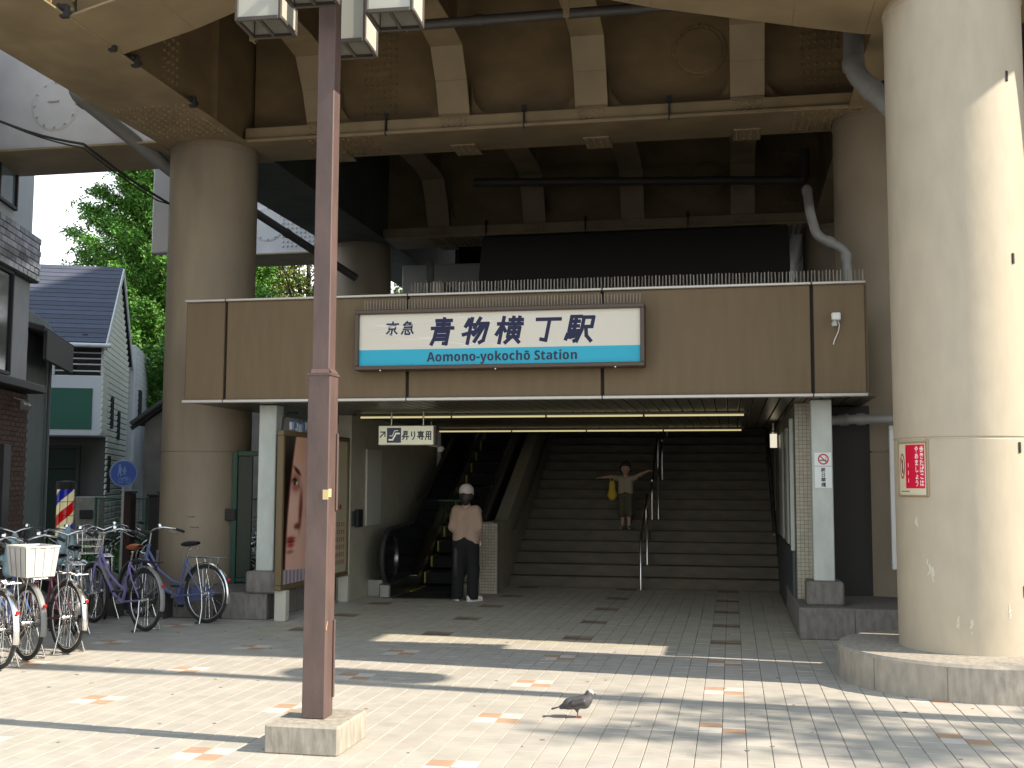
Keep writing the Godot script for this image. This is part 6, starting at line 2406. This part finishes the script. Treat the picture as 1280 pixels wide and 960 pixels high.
	for s in [-1.0, 1.0]:
		b.append([Vector3(s * 0.078, 0.99, 0), Vector3(s * 0.08, 1.01, 0), 0.012, 0.013])
		b.append([Vector3(s * 0.06, 0.845, 0), Vector3(s * 0.105, 0.845, 0), 0.036, 0.034])
	b.append([Vector3(-0.11, 0.845, 0), Vector3(-0.25, 0.865, 0.02), 0.033, 0.026])
	b.append([Vector3(-0.25, 0.865, 0.02), Vector3(-0.375, 0.855, 0.05), 0.026, 0.02])
	b.append([Vector3(0.11, 0.845, 0), Vector3(0.24, 0.90, 0.02), 0.033, 0.026])
	b.append([Vector3(0.24, 0.90, 0.02), Vector3(0.355, 0.955, 0.03), 0.026, 0.02])
	for s in [-1.0, 1.0]:
		b.append([Vector3(s * 0.05, 0.34, 0), Vector3(s * 0.055, 0.06, 0.02 if s > 0 else -0.01), 0.04, 0.026])
	body = nets(b, 0.009, 0.022)
	body.add(hand(Vector3(-0.375, 0.855, 0.05), Vector3(-1, -0.1, 0.2), Vector3(0, -1, 0.1), 1.0, 0.68, 0.25), Transform3D.IDENTITY)
	body.add(hand(Vector3(0.355, 0.955, 0.03), Vector3(1, 0.25, 0), Vector3(0, -1, 0.3), -1.0, 0.68, 0.8), Transform3D.IDENTITY)
	pl("body", body, skin, c)
	b = []
	for s in [-1.0, 1.0]:
		b.append([Vector3(s * 0.055, 0.80, 0), Vector3(s * 0.055, 0.60, 0), 0.066, 0.07])
		b.append([Vector3(s * 0.05, 0.83, 0), Vector3(s * 0.16, 0.85, 0.005), 0.05, 0.043])
	pl("shirt", nets(b, 0.01, 0.03), mat(Color(0.30, 0.25, 0.18), 0.85), c)
	b = [[Vector3(-0.045, 0.56, 0), Vector3(0.045, 0.56, 0), 0.078, 0.078]]
	for s in [-1.0, 1.0]:
		b.append([Vector3(s * 0.055, 0.54, 0), Vector3(s * 0.065, 0.26, 0.01), 0.072, 0.062])
	pl("trousers", nets(b, 0.01, 0.025), mat(Color(0.07, 0.065, 0.04), 0.85), c)
	pl("hair", nets([[Vector3(0, 1.045, -0.02), Vector3(0, 1.0, -0.04), 0.083, 0.075], [Vector3(-0.07, 1.03, 0.01), Vector3(-0.078, 0.95, -0.015), 0.026, 0.02], [Vector3(0.07, 1.03, 0.01), Vector3(0.078, 0.95, -0.015), 0.026, 0.02], [Vector3(-0.04, 1.07, 0.055), Vector3(0.045, 1.07, 0.055), 0.025, 0.025]], 0.01, 0.02), hair, c)
	for s in [-1.0, 1.0]:
		var e := Geo.new()
		e.blob(Vector3(s * 0.028, 1.012, 0.069), Vector3(0.010, 0.006, 0.006), 8, 6)
		pl("eye", e, M.black, c)
		var z := 0.03 if s > 0 else 0.0
		pl("shoe", shoe(Vector3(s * 0.058, 0.0, z), Vector3(s * 0.2, 0, 1).normalized(), 0.68), mat(Color(0.25, 0.23, 0.2), 0.7), c)
	var m := Geo.new()
	m.blob(Vector3(0, 0.962, 0.069), Vector3(0.018, 0.005, 0.006), 10, 6)
	pl("mouth", m, mat(Color(0.3, 0.1, 0.09), 0.6), c)
	var bag := thing("carrier_bag", "yellow cloth bag hanging from the outstretched arm of the child", "bag", v(-1.95, 1.3, 18.6))
	pl("pouch", nets([[Vector3(0, 0.07, 0.02), Vector3(0, 0.28, 0.02), 0.062, 0.05], [Vector3(-0.02, 0.1, 0.02), Vector3(0.02, 0.1, 0.02), 0.06, 0.06]], 0.01, 0.03), mat(Color(0.50, 0.36, 0.03), 0.8), bag)
	var hg := Geo.new()
	for s in [-1.0, 1.0]:
		hg.tube([Vector3(s * 0.03, 0.3, 0.02), Vector3(s * 0.03, 0.40, 0.0), Vector3(0, 0.425, -0.01)], 0.007, 6)
	pl("handle", hg, mat(Color(0.50, 0.36, 0.03), 0.8), bag)


func pigeon() -> void:
	var o := thing("pigeon", "grey pigeon with a pale head standing on the sunlit paving", "pigeon", v(-1.06, 0, 7.77), "", 0.12)
	var grey := mat(Color(0.085, 0.08, 0.085), 0.6, "grain", Vector3(6, 6, 6))
	var b: Array = []
	b.append([Vector3(-0.055, 0.092, 0), Vector3(0.045, 0.108, 0), 0.038, 0.046])
	b.append([Vector3(0.05, 0.105, 0), Vector3(0.072, 0.125, 0), 0.04, 0.030])
	b.append([Vector3(0.072, 0.125, 0), Vector3(0.082, 0.160, 0), 0.028, 0.020])
	b.append([Vector3(0.082, 0.163, 0), Vector3(0.090, 0.164, 0), 0.021, 0.018])
	b.append([Vector3(-0.055, 0.088, 0), Vector3(-0.11, 0.068, 0), 0.03, 0.016])
	for s in [-1.0, 1.0]:
		b.append([Vector3(-0.005, 0.075, s * 0.02), Vector3(0.0, 0.045, s * 0.02), 0.02, 0.009])
	pl("body", nets(b, 0.0048, 0.02), grey, o)
	for s in [-1.0, 1.0]:
		var g := nets([[Vector3(0.04, 0.112, s * 0.038), Vector3(-0.03, 0.098, s * 0.04), 0.022, 0.02], [Vector3(-0.03, 0.098, s * 0.038), Vector3(-0.115, 0.070, s * 0.016), 0.017, 0.006], [Vector3(-0.02, 0.112, s * 0.03), Vector3(-0.10, 0.078, s * 0.014), 0.012, 0.005]], 0.0048, 0.012)
		pl("wing", g, mat(Color(0.055, 0.048, 0.048), 0.55, "grain", Vector3(8, 8, 8)), o)
		var l := Geo.new()
		l.tube([Vector3(0.0, 0.055, s * 0.02), Vector3(0.004, 0.006, s * 0.02)], 0.004, 6)
		for a in [-0.5, 0.0, 0.5, PI]:
			l.tube([Vector3(0.004, 0.005, s * 0.02), Vector3(0.004 + cos(a) * 0.026, 0.003, s * 0.02 + sin(a) * 0.026)], [0.0035, 0.002], 5)
		pl("leg", l, mat(Color(0.25, 0.07, 0.06), 0.6), o)
		l = Geo.new()
		l.blob(Vector3(0.094, 0.168, s * 0.0175), Vector3(0.004, 0.004, 0.003), 8, 6)
		pl("eye", l, mat(Color(0.3, 0.06, 0.02), 0.2), o)
	var t := Geo.new()
	for i in 5:
		var a := (i - 2) * 0.09
		t.bar(Vector3(-0.085, 0.078 + 0.001 * i, 0), Vector3(-0.175, 0.052 + 0.001 * i, a * 0.16), 0.02, 0.004, 0.001)
	pl("tail", t, mat(Color(0.035, 0.032, 0.035), 0.6), o)
	var hd := nets([[Vector3(0.086, 0.168, 0), Vector3(0.094, 0.164, 0), 0.0215, 0.0175], [Vector3(0.084, 0.155, 0), Vector3(0.088, 0.165, 0), 0.02, 0.02]], 0.004, 0.008)
	pl("head_patch", hd, mat(Color(0.42, 0.40, 0.39), 0.7), o)
	t = Geo.new()
	t.tube([Vector3(0.106, 0.163, 0), Vector3(0.118, 0.159, 0), Vector3(0.128, 0.154, 0)], [0.006, 0.0045, 0.001], 6)
	pl("beak", t, M.dark, o)


func shifted(g: Geo, by: Vector3) -> Geo:
	var h := Geo.new()
	h.add(g, Transform3D(Basis.IDENTITY, by))
	return h
